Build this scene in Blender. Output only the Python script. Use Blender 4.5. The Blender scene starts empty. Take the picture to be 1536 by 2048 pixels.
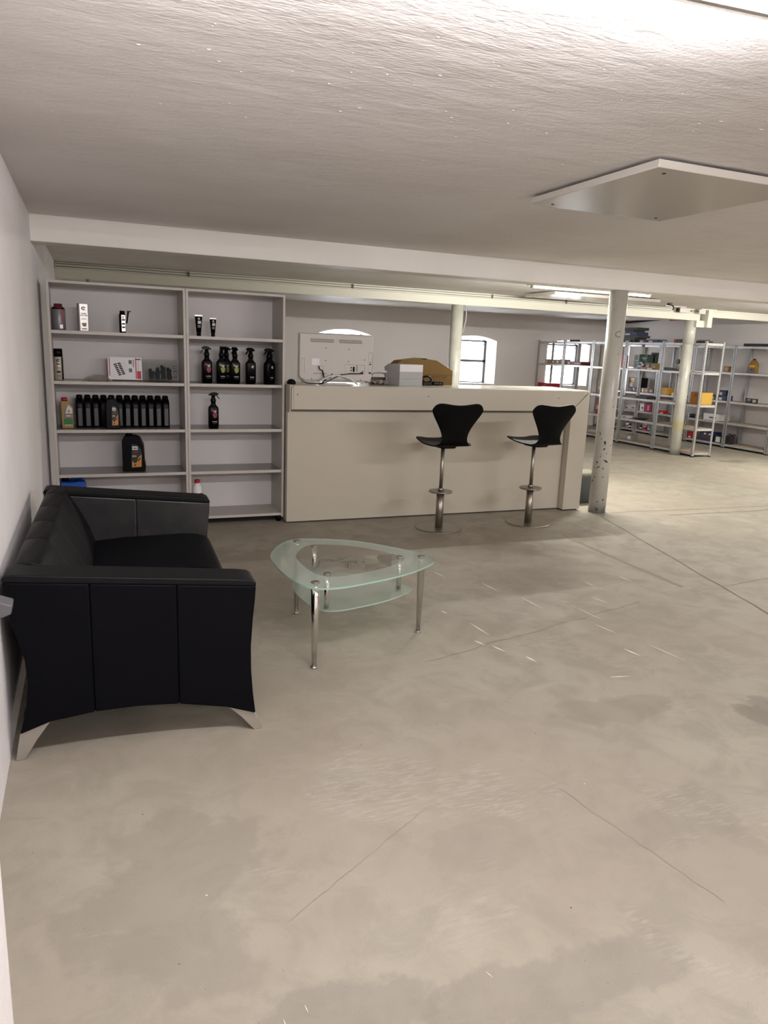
import bpy, bmesh, math, random
from mathutils import Vector, Matrix
random.seed(7)
S = bpy.context.scene
COL = S.collection
R = math.radians

# ------------------------------------------------------------------ camera, world, exposure
cam_data = bpy.data.cameras.new('camera')
cam = bpy.data.objects.new('camera', cam_data)
COL.objects.link(cam)
CAM_Z = 1.4908
yaw, pitch, roll, F_PX = 0.393025, -0.218469, 0.040227, 1472.98
fw = Vector((math.sin(yaw) * math.cos(pitch), math.cos(yaw) * math.cos(pitch), math.sin(pitch)))
rt = Vector((math.cos(yaw), -math.sin(yaw), 0))
up = rt.cross(fw)
r2 = rt * math.cos(roll) + up * math.sin(roll)
u2 = -rt * math.sin(roll) + up * math.cos(roll)
M = Matrix((r2, u2, -fw)).transposed().to_4x4()
M.translation = (0, 0, CAM_Z)
cam.matrix_world = M
cam_data.sensor_fit = 'VERTICAL'
cam_data.sensor_height = 24.0
cam_data.lens = F_PX / 2048 * 24.0
cam_data.clip_start = 0.02
S.camera = cam

world = bpy.data.worlds.new('world')
S.world = world
world.use_nodes = True
wb = world.node_tree.nodes['Background']
wb.inputs['Color'].default_value = (0.97, 0.98, 1.0, 1)
wb.inputs['Strength'].default_value = 10.0
S.view_settings.view_transform = 'Standard'
S.view_settings.look = 'None'
S.view_settings.gamma = 1
S.view_settings.use_curve_mapping = False
S.view_settings.exposure = 0.48
S.cycles.use_denoising = True
S.cycles.max_bounces = 10
S.cycles.diffuse_bounces = 5
S.cycles.transparent_max_bounces = 16
S.cycles.sample_clamp_indirect = 6
LAMP_NEAR, LAMP_FAR = 345.0, 520.0
NEAR_COL, FAR_COL = (1.0, 0.972, 0.985), (1.0, 0.98, 0.90)

# ------------------------------------------------------------------ material helpers
def lin(c):
    return c / 12.92 if c <= 0.04045 else ((c + 0.055) / 1.055) ** 2.4
def rgb(r, g, b):
    return (lin(r / 255), lin(g / 255), lin(b / 255), 1)
MATS = {}
def mat(name, col, rough=0.5, metal=0.0, bump=None, var=None, coat=0.0, spec=None, coords='Object'):
    """bump=(scale, strength[, distance]); var=(scale, other colour, contrast)"""
    m = bpy.data.materials.new(name); MATS[name] = m
    m.use_nodes = True
    nt = m.node_tree; b = nt.nodes['Principled BSDF']
    b.inputs['Base Color'].default_value = col
    b.inputs['Roughness'].default_value = rough
    b.inputs['Metallic'].default_value = metal
    b.inputs['Coat Weight'].default_value = coat
    if spec is not None: b.inputs['Specular IOR Level'].default_value = spec
    if bump or var:
        tc = nt.nodes.new('ShaderNodeTexCoord')
    if var:
        n = nt.nodes.new('ShaderNodeTexNoise'); n.inputs['Scale'].default_value = var[0]; n.inputs['Detail'].default_value = 5
        nt.links.new(tc.outputs[coords], n.inputs['Vector'])
        rp = nt.nodes.new('ShaderNodeValToRGB')
        rp.color_ramp.elements[0].position = 0.5 - var[2]; rp.color_ramp.elements[1].position = 0.5 + var[2]
        rp.color_ramp.elements[0].color = col; rp.color_ramp.elements[1].color = var[1]
        nt.links.new(n.outputs['Fac'], rp.inputs['Fac']); nt.links.new(rp.outputs['Color'], b.inputs['Base Color'])
    if bump:
        n = nt.nodes.new('ShaderNodeTexNoise'); n.inputs['Scale'].default_value = bump[0]; n.inputs['Detail'].default_value = 4
        nt.links.new(tc.outputs[coords], n.inputs['Vector'])
        bp = nt.nodes.new('ShaderNodeBump'); bp.inputs['Strength'].default_value = bump[1]
        bp.inputs['Distance'].default_value = bump[2] if len(bump) > 2 else 0.01
        nt.links.new(n.outputs['Fac'], bp.inputs['Height']); nt.links.new(bp.outputs['Normal'], b.inputs['Normal'])
    return m
def emit(name, col, strength):
    m = bpy.data.materials.new(name); MATS[name] = m
    m.use_nodes = True; nt = m.node_tree; nt.nodes.clear()
    o = nt.nodes.new('ShaderNodeOutputMaterial'); e = nt.nodes.new('ShaderNodeEmission')
    e.inputs['Color'].default_value = (*col, 1); e.inputs['Strength'].default_value = strength
    nt.links.new(e.outputs[0], o.inputs['Surface'])
    return m

class G:
    """small node-graph writer"""
    def __init__(s, nt): s.nt = nt
    def n(s, t, **k):
        x = s.nt.nodes.new(t)
        for a, v in k.items(): setattr(x, a, v)
        return x
    def l(s, a, b): s.nt.links.new(a, b)
    def math(s, op, a, b=None, clamp=False):
        x = s.n('ShaderNodeMath', operation=op); x.use_clamp = clamp
        for i, v in enumerate((a, b)):
            if v is None: continue
            if isinstance(v, (int, float)): x.inputs[i].default_value = v
            else: s.l(v, x.inputs[i])
        return x.outputs[0]
    def noise(s, vec, scale, detail=4, rough=0.5, dist=0.0):
        x = s.n('ShaderNodeTexNoise'); x.inputs['Scale'].default_value = scale; x.inputs['Detail'].default_value = detail
        x.inputs['Roughness'].default_value = rough; x.inputs['Distortion'].default_value = dist
        s.l(vec, x.inputs['Vector']); return x.outputs['Fac']
    def remap(s, v, a, b, c=0.0, d=1.0, smooth=True):
        x = s.n('ShaderNodeMapRange'); x.clamp = True
        if smooth: x.interpolation_type = 'SMOOTHSTEP'
        for i, q in zip((1, 2, 3, 4), (a, b, c, d)): x.inputs[i].default_value = q
        s.l(v, x.inputs[0]); return x.outputs[0]
    def mix(s, f, a, b, mode='MIX'):
        x = s.n('ShaderNodeMix', data_type='RGBA', blend_type=mode)
        if isinstance(f, (int, float)): x.inputs[0].default_value = f
        else: s.l(f, x.inputs[0])
        for i, v in ((6, a), (7, b)):
            if isinstance(v, tuple): x.inputs[i].default_value = v
            else: s.l(v, x.inputs[i])
        return x.outputs[2]
    def bump(s, h, strength, dist, normal=None):
        x = s.n('ShaderNodeBump'); x.inputs['Strength'].default_value = strength; x.inputs['Distance'].default_value = dist
        s.l(h, x.inputs['Height'])
        if normal is not None: s.l(normal, x.inputs['Normal'])
        return x.outputs[0]

def plaster(name, col, col2, rough, coarse, fine):
    m = mat(name, col, rough); g = G(m.node_tree); b = m.node_tree.nodes['Principled BSDF']
    tc = g.n('ShaderNodeTexCoord').outputs['Object']
    mp = g.n('ShaderNodeMapping'); mp.inputs['Scale'].default_value = (1, 2.2, 1.5); g.l(tc, mp.inputs['Vector'])
    c = g.noise(tc, 1.3, 5)
    g.l(g.mix(g.remap(c, .35, .7), col, col2), b.inputs['Base Color'])
    h1 = g.noise(mp.outputs[0], 3.0, 6, .62)
    h2 = g.noise(mp.outputs[0], 38, 4, .6)
    nm = g.bump(h1, 1.0, coarse)
    nm = g.bump(h2, 1.0, fine, nm)
    g.l(nm, b.inputs['Normal'])
    return m
M_CEIL = plaster('white_plaster_ceiling', rgb(222, 218, 216), rgb(214, 209, 206), .75, .014, .003)
M_WALL = plaster('white_plaster_wall', rgb(232, 227, 227), rgb(224, 219, 219), .8, .012, .0015)
M_BACK = mat('painted_wall', rgb(214, 208, 205), .8, bump=(25, .25, .004), var=(.7, rgb(220, 215, 212), .2))
M_BEAM = mat('painted_beam', rgb(228, 224, 217), .55, bump=(6, .25, .004), var=(2, rgb(221, 217, 210), .2))
M_BEAM2 = mat('painted_beam_far', rgb(220, 218, 206), .5, bump=(6, .15, .003))

# concrete floor
def floor_mat():
    m = mat('concrete_floor', rgb(156, 149, 137), .55); g = G(m.node_tree); b = m.node_tree.nodes['Principled BSDF']
    tc = g.n('ShaderNodeTexCoord').outputs['Object']
    n1 = g.noise(tc, .8, 6, .6); n2 = g.noise(tc, 5, 6, .65, .6); n3 = g.noise(tc, 420, 6, .85); n4 = g.noise(tc, 2.2, 5, .6, 1.0)
    c = g.mix(g.remap(n1, .38, .64), rgb(149, 139, 125), rgb(161, 154, 139))
    c = g.mix(g.remap(n2, .42, .66, 0, .55), c, rgb(139, 132, 118))
    c = g.mix(g.remap(n4, .5, .72, 0, .15), c, rgb(171, 163, 150))
    # stains, and a dark brown patch at the right of the view, with shapes of their own: (x, y, radius x, radius y, strength, colour)
    wob = g.noise(tc, 3.2, 5, .6)
    sx = g.n('ShaderNodeSeparateXYZ'); g.l(tc, sx.inputs[0])
    for (x, y, rx, ry, st, cc) in ((.17, 1.85, .25, .42, .5, rgb(133, 126, 114)), (.46, 1.30, .26, .13, .5, rgb(125, 119, 111)),
                                   (1.05, 1.22, .4, .12, .42, rgb(124, 117, 108)), (2.1, 2.33, .36, .13, .34, rgb(123, 113, 104)),
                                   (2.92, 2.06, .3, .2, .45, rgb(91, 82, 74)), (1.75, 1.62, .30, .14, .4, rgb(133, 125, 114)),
                                   (1.15, 1.72, .22, .13, .35, rgb(135, 126, 115)), (.85, 2.55, .5, .2, .2, rgb(140, 128, 109)),
                                   (2.0, 4.9, 1.6, .5, .38, rgb(122, 111, 95)), (1.1, 4.1, .7, .5, .35, rgb(119, 109, 95)),
                                   (3.6, 5.2, .9, .4, .3, rgb(122, 112, 96)), (6.0, 7.8, .7, .09, .6, rgb(111, 118, 116)),
                                   (9.3, 8.4, .35, .16, .6, rgb(113, 100, 80))):
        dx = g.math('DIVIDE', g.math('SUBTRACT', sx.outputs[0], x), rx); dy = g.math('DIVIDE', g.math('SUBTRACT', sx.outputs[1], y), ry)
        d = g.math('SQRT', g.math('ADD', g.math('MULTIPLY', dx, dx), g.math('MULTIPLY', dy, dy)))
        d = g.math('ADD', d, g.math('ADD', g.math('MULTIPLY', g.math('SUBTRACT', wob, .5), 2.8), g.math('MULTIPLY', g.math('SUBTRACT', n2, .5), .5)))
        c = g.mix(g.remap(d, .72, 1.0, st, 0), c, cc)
    # light brushed patches
    br = g.n('ShaderNodeMapping'); br.inputs['Rotation'].default_value = (0, 0, .7); br.inputs['Scale'].default_value = (14, 90, 1); g.l(tc, br.inputs['Vector'])
    st = g.noise(br.outputs[0], 1.0, 3, .6, .5)
    pm = g.remap(g.noise(tc, 1.5, 4, .6, .8), .54, .64)
    c = g.mix(g.math('MULTIPLY', g.math('MULTIPLY', g.remap(st, .45, .65), pm), .32), c, rgb(183, 176, 165))
    c = g.mix(g.math('MULTIPLY', g.math('MULTIPLY', g.remap(n3, .46, .64), g.remap(n1, .3, .65, .25, 1)), .5), c, rgb(104, 96, 86))
    # pits, crumbs of dirt
    for sc_, lim, cc, f in ((24, .05, rgb(110, 97, 84), .5), (7, .028, rgb(61, 55, 48), .8), (5.2, .02, rgb(212, 211, 201), .8), (16, .035, rgb(84, 77, 67), .6)):
        v = g.n('ShaderNodeTexVoronoi'); v.inputs['Scale'].default_value = sc_; g.l(tc, v.inputs['Vector'])
        c = g.mix(g.remap(v.outputs['Distance'], lim * .6, lim, f, 0), c, cc)
    g.l(c, b.inputs['Base Color'])
    g.l(g.remap(n2, .3, .7, .62, .78), b.inputs['Roughness'])
    nm = g.bump(n2, .35, .01); nm = g.bump(n3, .35, .002, nm); g.l(nm, b.inputs['Normal'])
    return m
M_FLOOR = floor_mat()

def glass(name, tint, clear, rough=.02, frost=None, gloss_ior=1.5):
    """thin pane: see-through part, optional frosted part, mirror reflection by Fresnel"""
    m = bpy.data.materials.new(name); m.use_nodes = True; nt = m.node_tree; nt.nodes.clear(); g = G(nt)
    out = g.n('ShaderNodeOutputMaterial'); tr = g.n('ShaderNodeBsdfTransparent'); tr.inputs[0].default_value = tint
    gl = g.n('ShaderNodeBsdfGlossy'); gl.inputs['Roughness'].default_value = rough
    sh = tr.outputs[0]
    if frost:
        tl = g.n('ShaderNodeBsdfTranslucent'); tl.inputs[0].default_value = frost
        df = g.n('ShaderNodeBsdfDiffuse'); df.inputs[0].default_value = frost
        a = g.n('ShaderNodeMixShader'); a.inputs[0].default_value = .5; g.l(tl.outputs[0], a.inputs[1]); g.l(df.outputs[0], a.inputs[2])
        x = g.n('ShaderNodeMixShader'); x.inputs[0].default_value = clear; g.l(a.outputs[0], x.inputs[1]); g.l(tr.outputs[0], x.inputs[2]); sh = x.outputs[0]
    fr = g.n('ShaderNodeFresnel'); fr.inputs['IOR'].default_value = gloss_ior
    geo = g.n('ShaderNodeNewGeometry'); fac = g.math('MULTIPLY', fr.outputs[0], g.math('SUBTRACT', 1.0, geo.outputs['Backfacing']))
    y = g.n('ShaderNodeMixShader'); g.l(fac, y.inputs[0]); g.l(sh, y.inputs[1]); g.l(gl.outputs[0], y.inputs[2])
    g.l(y.outputs[0], out.inputs['Surface'])
    return m
M_PANE = glass('window_glass', (.95, .97, 1, 1), 1)
M_TGLASS = glass('clear_table_glass', (.965, .985, .975, 1), 1)
M_TFROST = glass('frosted_table_glass', (.90, .96, .93, 1), .55, .05, rgb(214, 228, 218))
M_FILM = glass('clear_plastic_film', (.86, .85, .83, 1), .72, .2, rgb(210, 205, 198))
M_CLEARBOX = glass('clear_plastic', (.93, .93, .93, 1), .88, .1, rgb(180, 178, 174))

M_LAMIN = mat('beige_laminate', rgb(186, 178, 162), .38, bump=(60, .03, .001))
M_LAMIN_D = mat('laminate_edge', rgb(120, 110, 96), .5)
M_TOP = mat('counter_top_laminate', rgb(190, 184, 170), .22)
M_SHELF = mat('light_grey_shelf_board', rgb(188, 181, 174), .45)
M_SHELFTOP = mat('grey_shelf_surface', rgb(124, 121, 118), .25)
M_SHBACK = mat('white_back_panel', rgb(206, 201, 199), .6)
M_BLACK = mat('black_plastic', rgb(7, 6, 7), .36, spec=.16)
M_BLACK_S = mat('satin_black_lacquer', rgb(4, 4, 4), .5, spec=.1)
M_DARK = mat('dark_gap', rgb(20, 18, 16), .8)
M_LEATHER = mat('black_leather', rgb(7, 7, 11), .5, bump=(180, .25, .0015), var=(7, rgb(11, 11, 14), .25), spec=.17)
M_LEATHER_P = mat('black_leather_side', rgb(6, 6, 11), .55, bump=(180, .2, .0012), spec=.07)
M_ALU = mat('brushed_aluminium', rgb(178, 172, 164), .42, .75, bump=(120, .05, .001))
M_CHROME = mat('chrome', rgb(215, 212, 208), .08, 1)
M_STEEL = mat('brushed_steel', rgb(158, 151, 140), .38, .95, bump=(200, .04, .0005))
M_GALV = mat('galvanised_steel', rgb(204, 203, 201), .38, .65, var=(14, rgb(188, 187, 186), .2))
M_SLOT = mat('slot_black', rgb(12, 12, 12), .9)
M_MDF = mat('chipboard', rgb(168, 150, 130), .8, bump=(80, .1, .001), var=(3, rgb(150, 130, 108), .25))
M_WHITEP = mat('white_plastic', rgb(206, 202, 196), .4)
M_TV = mat('white_monitor_plastic', rgb(196, 190, 184), .42)
M_GREYP = mat('grey_plastic', rgb(92, 98, 100), .5)
M_PAINTW = mat('white_board', rgb(190, 184, 176), .22)
M_CARD = mat('cardboard_brown', rgb(132, 104, 58), .8, bump=(60, .08, .001), var=(5, rgb(120, 94, 50), .3))
M_BOXW = mat('white_carton', rgb(226, 224, 226), .5)
M_BOXG = mat('light_grey_carton', rgb(170, 170, 170), .5)
M_INK = mat('dark_print', rgb(40, 34, 28), .7)
M_CARDLINE = mat('carton_ink', rgb(92, 66, 30), .8)

CC = dict(tan=(176, 158, 136), kraft=(150, 112, 72), greybox=(126, 122, 118), pink=(206, 132, 142), maroon=(110, 30, 44), red=(170, 26, 34),
          black=(18, 18, 20), black2=(26, 25, 28), navy=(26, 34, 74), palegreen=(168, 188, 178), green=(14, 62, 44), blue=(96, 118, 190),
          white=(222, 218, 216), brown=(92, 64, 40), olive=(112, 92, 22), orange=(190, 92, 40), dark=(36, 35, 36), film=(190, 184, 178),
          cup=(178, 172, 176), yellow=(206, 154, 36), magenta=(152, 26, 72), amber=(120, 90, 22), print=(36, 48, 110), gold=(160, 132, 60),
          red2=(176, 24, 36), green2=(34, 112, 54), label_white=(200, 198, 194), magdark=(120, 24, 60), lime=(128, 136, 50), lab_grey=(88, 88, 92),
          lab_teal=(20, 44, 44), lab_orange=(196, 128, 60), lab_tan=(176, 140, 84), blue2=(22, 84, 180), silver=(196, 190, 184), lab_brown=(130, 108, 88))
def pm(k):
    n = 'print_' + k
    return MATS.get(n) or mat(n, rgb(*CC[k]), .42)
M_SILV = mat('silver_foil_print', rgb(176, 172, 168), .3, .75)

# ------------------------------------------------------------------ mesh helpers
class MB:
    def __init__(s): s.v = []; s.f = []; s.m = []; s.sm = []
    def add(s, vs, fs, m=0, smooth=False):
        o = len(s.v); s.v += [tuple(v) for v in vs]
        for f in fs: s.f.append(tuple(i + o for i in f)); s.m.append(m); s.sm.append(smooth)
        return s
    def box(s, x0, x1, y0, y1, z0, z1, m=0):
        return s.add([(x0, y0, z0), (x1, y0, z0), (x1, y1, z0), (x0, y1, z0), (x0, y0, z1), (x1, y0, z1), (x1, y1, z1), (x0, y1, z1)],
                     [(0, 3, 2, 1), (4, 5, 6, 7), (0, 1, 5, 4), (1, 2, 6, 5), (2, 3, 7, 6), (3, 0, 4, 7)], m)
    def prism(s, poly, a0, a1, axis='y', m=0):
        """poly in the other two axes, counter-clockwise or not; extruded along axis"""
        n = len(poly)
        def mk(p, a): return {'x': (a, p[0], p[1]), 'y': (p[0], a, p[1]), 'z': (p[0], p[1], a)}[axis]
        vs = [mk(p, a0) for p in poly] + [mk(p, a1) for p in poly]
        area = sum(poly[i][0] * poly[(i + 1) % n][1] - poly[(i + 1) % n][0] * poly[i][1] for i in range(n))
        flip = (area > 0) == (axis == 'y')
        fs = [tuple(range(n)), tuple(range(2 * n - 1, n - 1, -1))] + [(i, n + i, n + (i + 1) % n, (i + 1) % n) for i in range(n)]
        # caps as given; orientation repaired at build time
        return s.add(vs, fs, m)
    def tube(s, p0, p1, r0, r1=None, n=16, m=0, caps=True):
        r1 = r0 if r1 is None else r1
        p0 = Vector(p0); p1 = Vector(p1); d = (p1 - p0).normalized()
        a = d.orthogonal().normalized(); b = d.cross(a)
        vs = []
        for p, r in ((p0, r0), (p1, r1)):
            for i in range(n):
                t = 2 * math.pi * i / n; vs.append(p + (a * math.cos(t) + b * math.sin(t)) * r)
        s.add(vs, [(i, (i + 1) % n, n + (i + 1) % n, n + i) for i in range(n)], m, True)
        if caps: s.add(vs, [tuple(range(n - 1, -1, -1)), tuple(range(n, 2 * n))], m)
        return s
    def path(s, pts, r, n=8, m=0):
        pts = [Vector(p) for p in pts]; rings = []
        for k, p in enumerate(pts):
            d = (pts[min(k + 1, len(pts) - 1)] - pts[max(k - 1, 0)]).normalized()
            h = Vector((0, 0, 1)) if abs(d.z) < .9 else Vector((1, 0, 0))
            a = d.cross(h).normalized(); b = a.cross(d)
            rings.append([p + (a * math.cos(2 * math.pi * i / n) + b * math.sin(2 * math.pi * i / n)) * r for i in range(n)])
        vs = [v for q in rings for v in q]; K = len(rings)
        fs = [(k * n + i, k * n + (i + 1) % n, (k + 1) * n + (i + 1) % n, (k + 1) * n + i) for k in range(K - 1) for i in range(n)]
        s.add(vs, fs, m, True); s.add(vs, [tuple(range(n - 1, -1, -1)), tuple(range((K - 1) * n, K * n))], m)
        return s
    def loft(s, rings, n=24, e=2.0, m=0, smooth=True):
        """rings: (z, half x, half y[, cx, cy]); superellipse exponent e"""
        vs = []
        for q in rings:
            z, hx, hy = q[:3]; cx, cy = (q[3], q[4]) if len(q) > 3 else (0, 0)
            for i in range(n):
                t = 2 * math.pi * (i + .5) / n; c, d = math.cos(t), math.sin(t)
                vs.append((cx + hx * math.copysign(abs(c) ** (2 / e), c), cy + hy * math.copysign(abs(d) ** (2 / e), d), z))
        K = len(rings)
        fs = [(k * n + i, k * n + (i + 1) % n, (k + 1) * n + (i + 1) % n, (k + 1) * n + i) for k in range(K - 1) for i in range(n)]
        s.add(vs, fs, m, smooth); s.add(vs, [tuple(range(n - 1, -1, -1)), tuple(range((K - 1) * n, K * n))], m)
        return s
    def quad(s, a, b, c, d, m=0): return s.add([a, b, c, d], [(0, 1, 2, 3)], m)
    def xform(s, M4):
        s.v = [tuple(M4 @ Vector(v)) for v in s.v]; return s
    def mesh(s, name, mats, fix=True):
        me = bpy.data.meshes.new(name); me.from_pydata(s.v, [], s.f)
        for m in (mats if isinstance(mats, (list, tuple)) else [mats]): me.materials.append(m)
        for p, mi, sm in zip(me.polygons, s.m, s.sm): p.material_index = mi; p.use_smooth = sm
        if fix:
            b = bmesh.new(); b.from_mesh(me)
            bmesh.ops.remove_doubles(b, verts=b.verts, dist=1e-6)
            bmesh.ops.recalc_face_normals(b, faces=b.faces); b.to_mesh(me); b.free()
        me.update(); return me
    def build(s, name, mats, parent=None, bevel=0, seg=2, smooth=False, fix=True):
        me = s.mesh(name, mats, fix)
        return link(name, me, parent, bevel, seg, smooth)
def link(name, me, parent=None, bevel=0, seg=2, smooth=False):
    o = bpy.data.objects.new(name, me); COL.objects.link(o)
    if parent is not None: o.parent = parent
    if smooth:
        for p in me.polygons: p.use_smooth = True
        me.set_sharp_from_angle(angle=R(38))
    if bevel:
        bv = o.modifiers.new('bevel', 'BEVEL'); bv.width = bevel; bv.segments = seg; bv.limit_method = 'ANGLE'; bv.angle_limit = R(30)
        bv.harden_normals = False
        for p in me.polygons: p.use_smooth = True
        me.set_sharp_from_angle(angle=R(60))
    return o
def tag(o, label=None, cat=None, group=None, kind=None):
    if label: o['label'] = label
    if cat: o['category'] = cat
    if group: o['group'] = group
    if kind: o['kind'] = kind
    return o
def thing(name, label, cat, loc=(0, 0, 0), rz=0, group=None):
    o = bpy.data.objects.new(name, None); COL.objects.link(o)
    o.empty_display_size = .1; o.location = loc; o.rotation_euler = (0, 0, rz)
    return tag(o, label, cat, group)
def dup(root, loc, rz, label=None):
    def cp(o, par):
        c = o.copy(); COL.objects.link(c)
        if par is not None: c.parent = par
        for ch in o.children: cp(ch, c)
        return c
    kids = list(root.children); c = root.copy(); COL.objects.link(c); c.location = loc; c.rotation_euler = (0, 0, rz)
    for k in kids: cp(k, c)
    if label: c['label'] = label
    return c
def box_obj(name, x0, x1, y0, y1, z0, z1, m, parent=None, bevel=0, seg=2):
    return MB().box(x0, x1, y0, y1, z0, z1).build(name, m, parent, bevel, seg)
def lettering(txt, size, M4, m, parent, name='lettering', bold=0.0, align='CENTER'):
    """flat print: real glyph outlines as a mesh; text lies in local XY before M4"""
    cu = bpy.data.curves.new('t', 'FONT'); cu.body = txt; cu.size = size; cu.align_x = align; cu.align_y = 'CENTER'; cu.offset = bold
    cu.resolution_u = 2
    t = bpy.data.objects.new('t', cu); COL.objects.link(t)
    me = bpy.data.meshes.new_from_object(t.evaluated_get(bpy.context.evaluated_depsgraph_get()))
    bpy.data.objects.remove(t); bpy.data.curves.remove(cu)
    me.transform(M4); me.materials.clear(); me.materials.append(m); me.name = name
    return link(name, me, parent)
def FRONT(x, y, z):
    """matrix: text facing -Y at x, y, z"""
    return Matrix.Translation((x, y, z)) @ Matrix.Rotation(R(90), 4, 'X')
def smooth_closed(pts, k=4):
    out = []; n = len(pts)
    for i in range(n):
        p0, p1, p2, p3 = (Vector(pts[(i + j - 1) % n]) for j in range(4))
        for t in (q / k for q in range(k)):
            out.append(tuple(.5 * ((2 * p1) + (p2 - p0) * t + (2 * p0 - 5 * p1 + 4 * p2 - p3) * t * t + (3 * p1 - p0 - 3 * p2 + p3) * t ** 3)))
    return out

# ================================================================== THE ROOM
def struct(name, mb, m, bevel=0):
    o = mb.build(name, m, None, bevel, fix=False); return tag(o, kind='structure')
ZC1, ZC2 = 2.265, 2.27
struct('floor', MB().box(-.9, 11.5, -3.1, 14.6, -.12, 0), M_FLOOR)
struct('ceiling', MB().box(-.9, 11.5, -3.1, 5.76, ZC1, 2.55).box(-.9, 11.5, 5.76, 14.6, ZC2, 2.55), M_CEIL)
lm = MB(); rl = random.Random(4)
for _ in range(600):
    x, y = rl.uniform(-.1, 4.4), 1.0 + 3.6 * rl.random() ** 1.5
    if 2.05 < x < 3.0 and 2.4 < y < 3.45: continue
    r_ = rl.choice((.002, .0022, .003, .0035, .0045)); e_, h_, an = rl.choice((1, 1.2, 1.6, 2.4)), r_ * .4, rl.uniform(-.3, .3)
    ring = [[(x + q * r_ * (e_ * math.cos(t_) * math.cos(an) - math.sin(t_) * math.sin(an)), y + q * r_ * (e_ * math.cos(t_) * math.sin(an) + math.sin(t_) * math.cos(an)), zz) for t_ in [math.pi / 4 * k for k in range(8)]] for q, zz in ((1, ZC1 + .0005), (.75, ZC1 - h_ * .7), (.3, ZC1 - h_))]
    lm.add([v for r3 in ring for v in r3], [(a_ * 8 + k, a_ * 8 + (k + 1) % 8, a_ * 8 + 8 + (k + 1) % 8, a_ * 8 + 8 + k) for a_ in (0, 1) for k in range(8)] + [tuple(range(16, 24))], 0, True)
tag(lm.build('plaster_lumps', M_CEIL, bpy.data.objects['ceiling']), kind='stuff')
lw = [(-3.1, -.171), (1.3, -.171), (1.302, -.30), (2.6, -.295), (5.75, -.262), (9.1, -.205), (14.0, -.14)]
struct('wall_left', MB().prism([(-.9, -3.1)] + [(x, y) for y, x in lw] + [(-.9, 14.0)], -.05, 2.5, 'z'), M_WALL)
WINS = [(4.13, 5.19), (6.885, 7.95), (9.19, 10.27)]
YB, YO, SILL, SPR, ARC = 13.5, 14.0, .85, 1.72, 1.815
wbk = MB(); px = -.6
for a, b in WINS:
    wbk.box(px, a, YB, YO, 0, 2.5); wbk.box(a, b, YB, YO, 0, SILL)
    arc = [(a + (b - a) * i / 16, SPR + (ARC - SPR) * (1 - (2 * i / 16 - 1) ** 2)) for i in range(17)]
    wbk.prism(arc + [(b, 2.5), (a, 2.5)], YB, YO, 'y'); px = b
wbk.box(px, 11.4, YB, YO, 0, 2.5)
struct('wall_back', wbk, M_BACK)
struct('wall_right', MB().box(10.955, 11.4, -3.1, 13.5, -.05, 2.5), M_BACK)
struct('wall_front', MB().box(-.9, 11.4, -3.4, -3.0, -.05, 2.5), M_WALL)
for k, (a, b) in enumerate(WINS):
    y = YO - .07
    f = MB()
    f.box(a, a + .045, y, y + .05, SILL, 1.735).box(b - .045, b, y, y + .05, SILL, 1.735)
    f.box(a, b, y, y + .05, SILL, SILL + .03).box(a, b, y, y + .05, 1.70, 1.735).box(a, b, y, y + .05, 1.285, 1.335)
    f.box(a, b, y + .01, y + .04, 1.655, 1.668)
    w = tag(f.build('window_%d' % (k + 1), mat('window_steel_%d' % k, rgb(84, 84, 86), .5)), kind='structure')
    for z0, z1 in ((SILL + .03, 1.285), (1.335, 1.655)):
        box_obj('pane', a + .045, b - .045, y + .02, y + .026, z0, z1, M_PANE, w)
    arcw = [(a + (b - a) * i / 12, SPR - .0 + (ARC - SPR) * (1 - (2 * i / 12 - 1) ** 2)) for i in range(13)]
    MB().prism([(b, 1.73), (a, 1.73)] + arcw, y + .02, y + .026, 'y').build('pane', M_PANE, w, fix=False)
    box_obj('sill', a, b, YB + .02, y, SILL, SILL + .012, M_PAINTW, w)
# beams
struct('trim_1', MB().box(-.34, 10.96, 5.664, 5.866, 2.0945, 2.36), M_BEAM, .006)
b2 = struct('trim_2', MB().box(-.26, 8.94, 9.1, 9.30, 2.10, 2.36), M_BEAM2, .004)
box_obj('cable_trunking', -.2, 8.3, 9.06, 9.1, 2.2, 2.266, M_BEAM2, b2, .003)
for zz in (2.218, 2.246):
    MB().path([(-.19 + .5 * i, 9.055, zz + .003 * math.sin(i * 1.7)) for i in range(18)], .004, 6).build('cable', mat('cable_grey_%d' % int(zz * 1000), rgb(120, 114, 104), .6), b2)
for xx in (1.2, 3.2, 5.2, 6.4): box_obj('cable_clip', xx, xx + .02, 9.045, 9.06, 2.207, 2.258, M_GREYP, b2)
b3 = struct('trim_3', MB().box(9.10, 10.96, 9.08, 9.30, 2.16, 2.24).box(9.10, 10.96, 9.08, 9.30, 2.25, 2.36).box(9.1, 10.96, 9.1, 9.3, 2.23, 2.26), M_BEAM2)
br = struct('trim_4', MB().box(9.0, 9.09, 9.0, 9.30, 2.0, 2.27).box(8.83, 9.14, 8.98, 9.08, 2.258, 2.27).box(8.84, 9.0, 9.06, 9.28, 2.0, 2.1), M_BEAM2)
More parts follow.
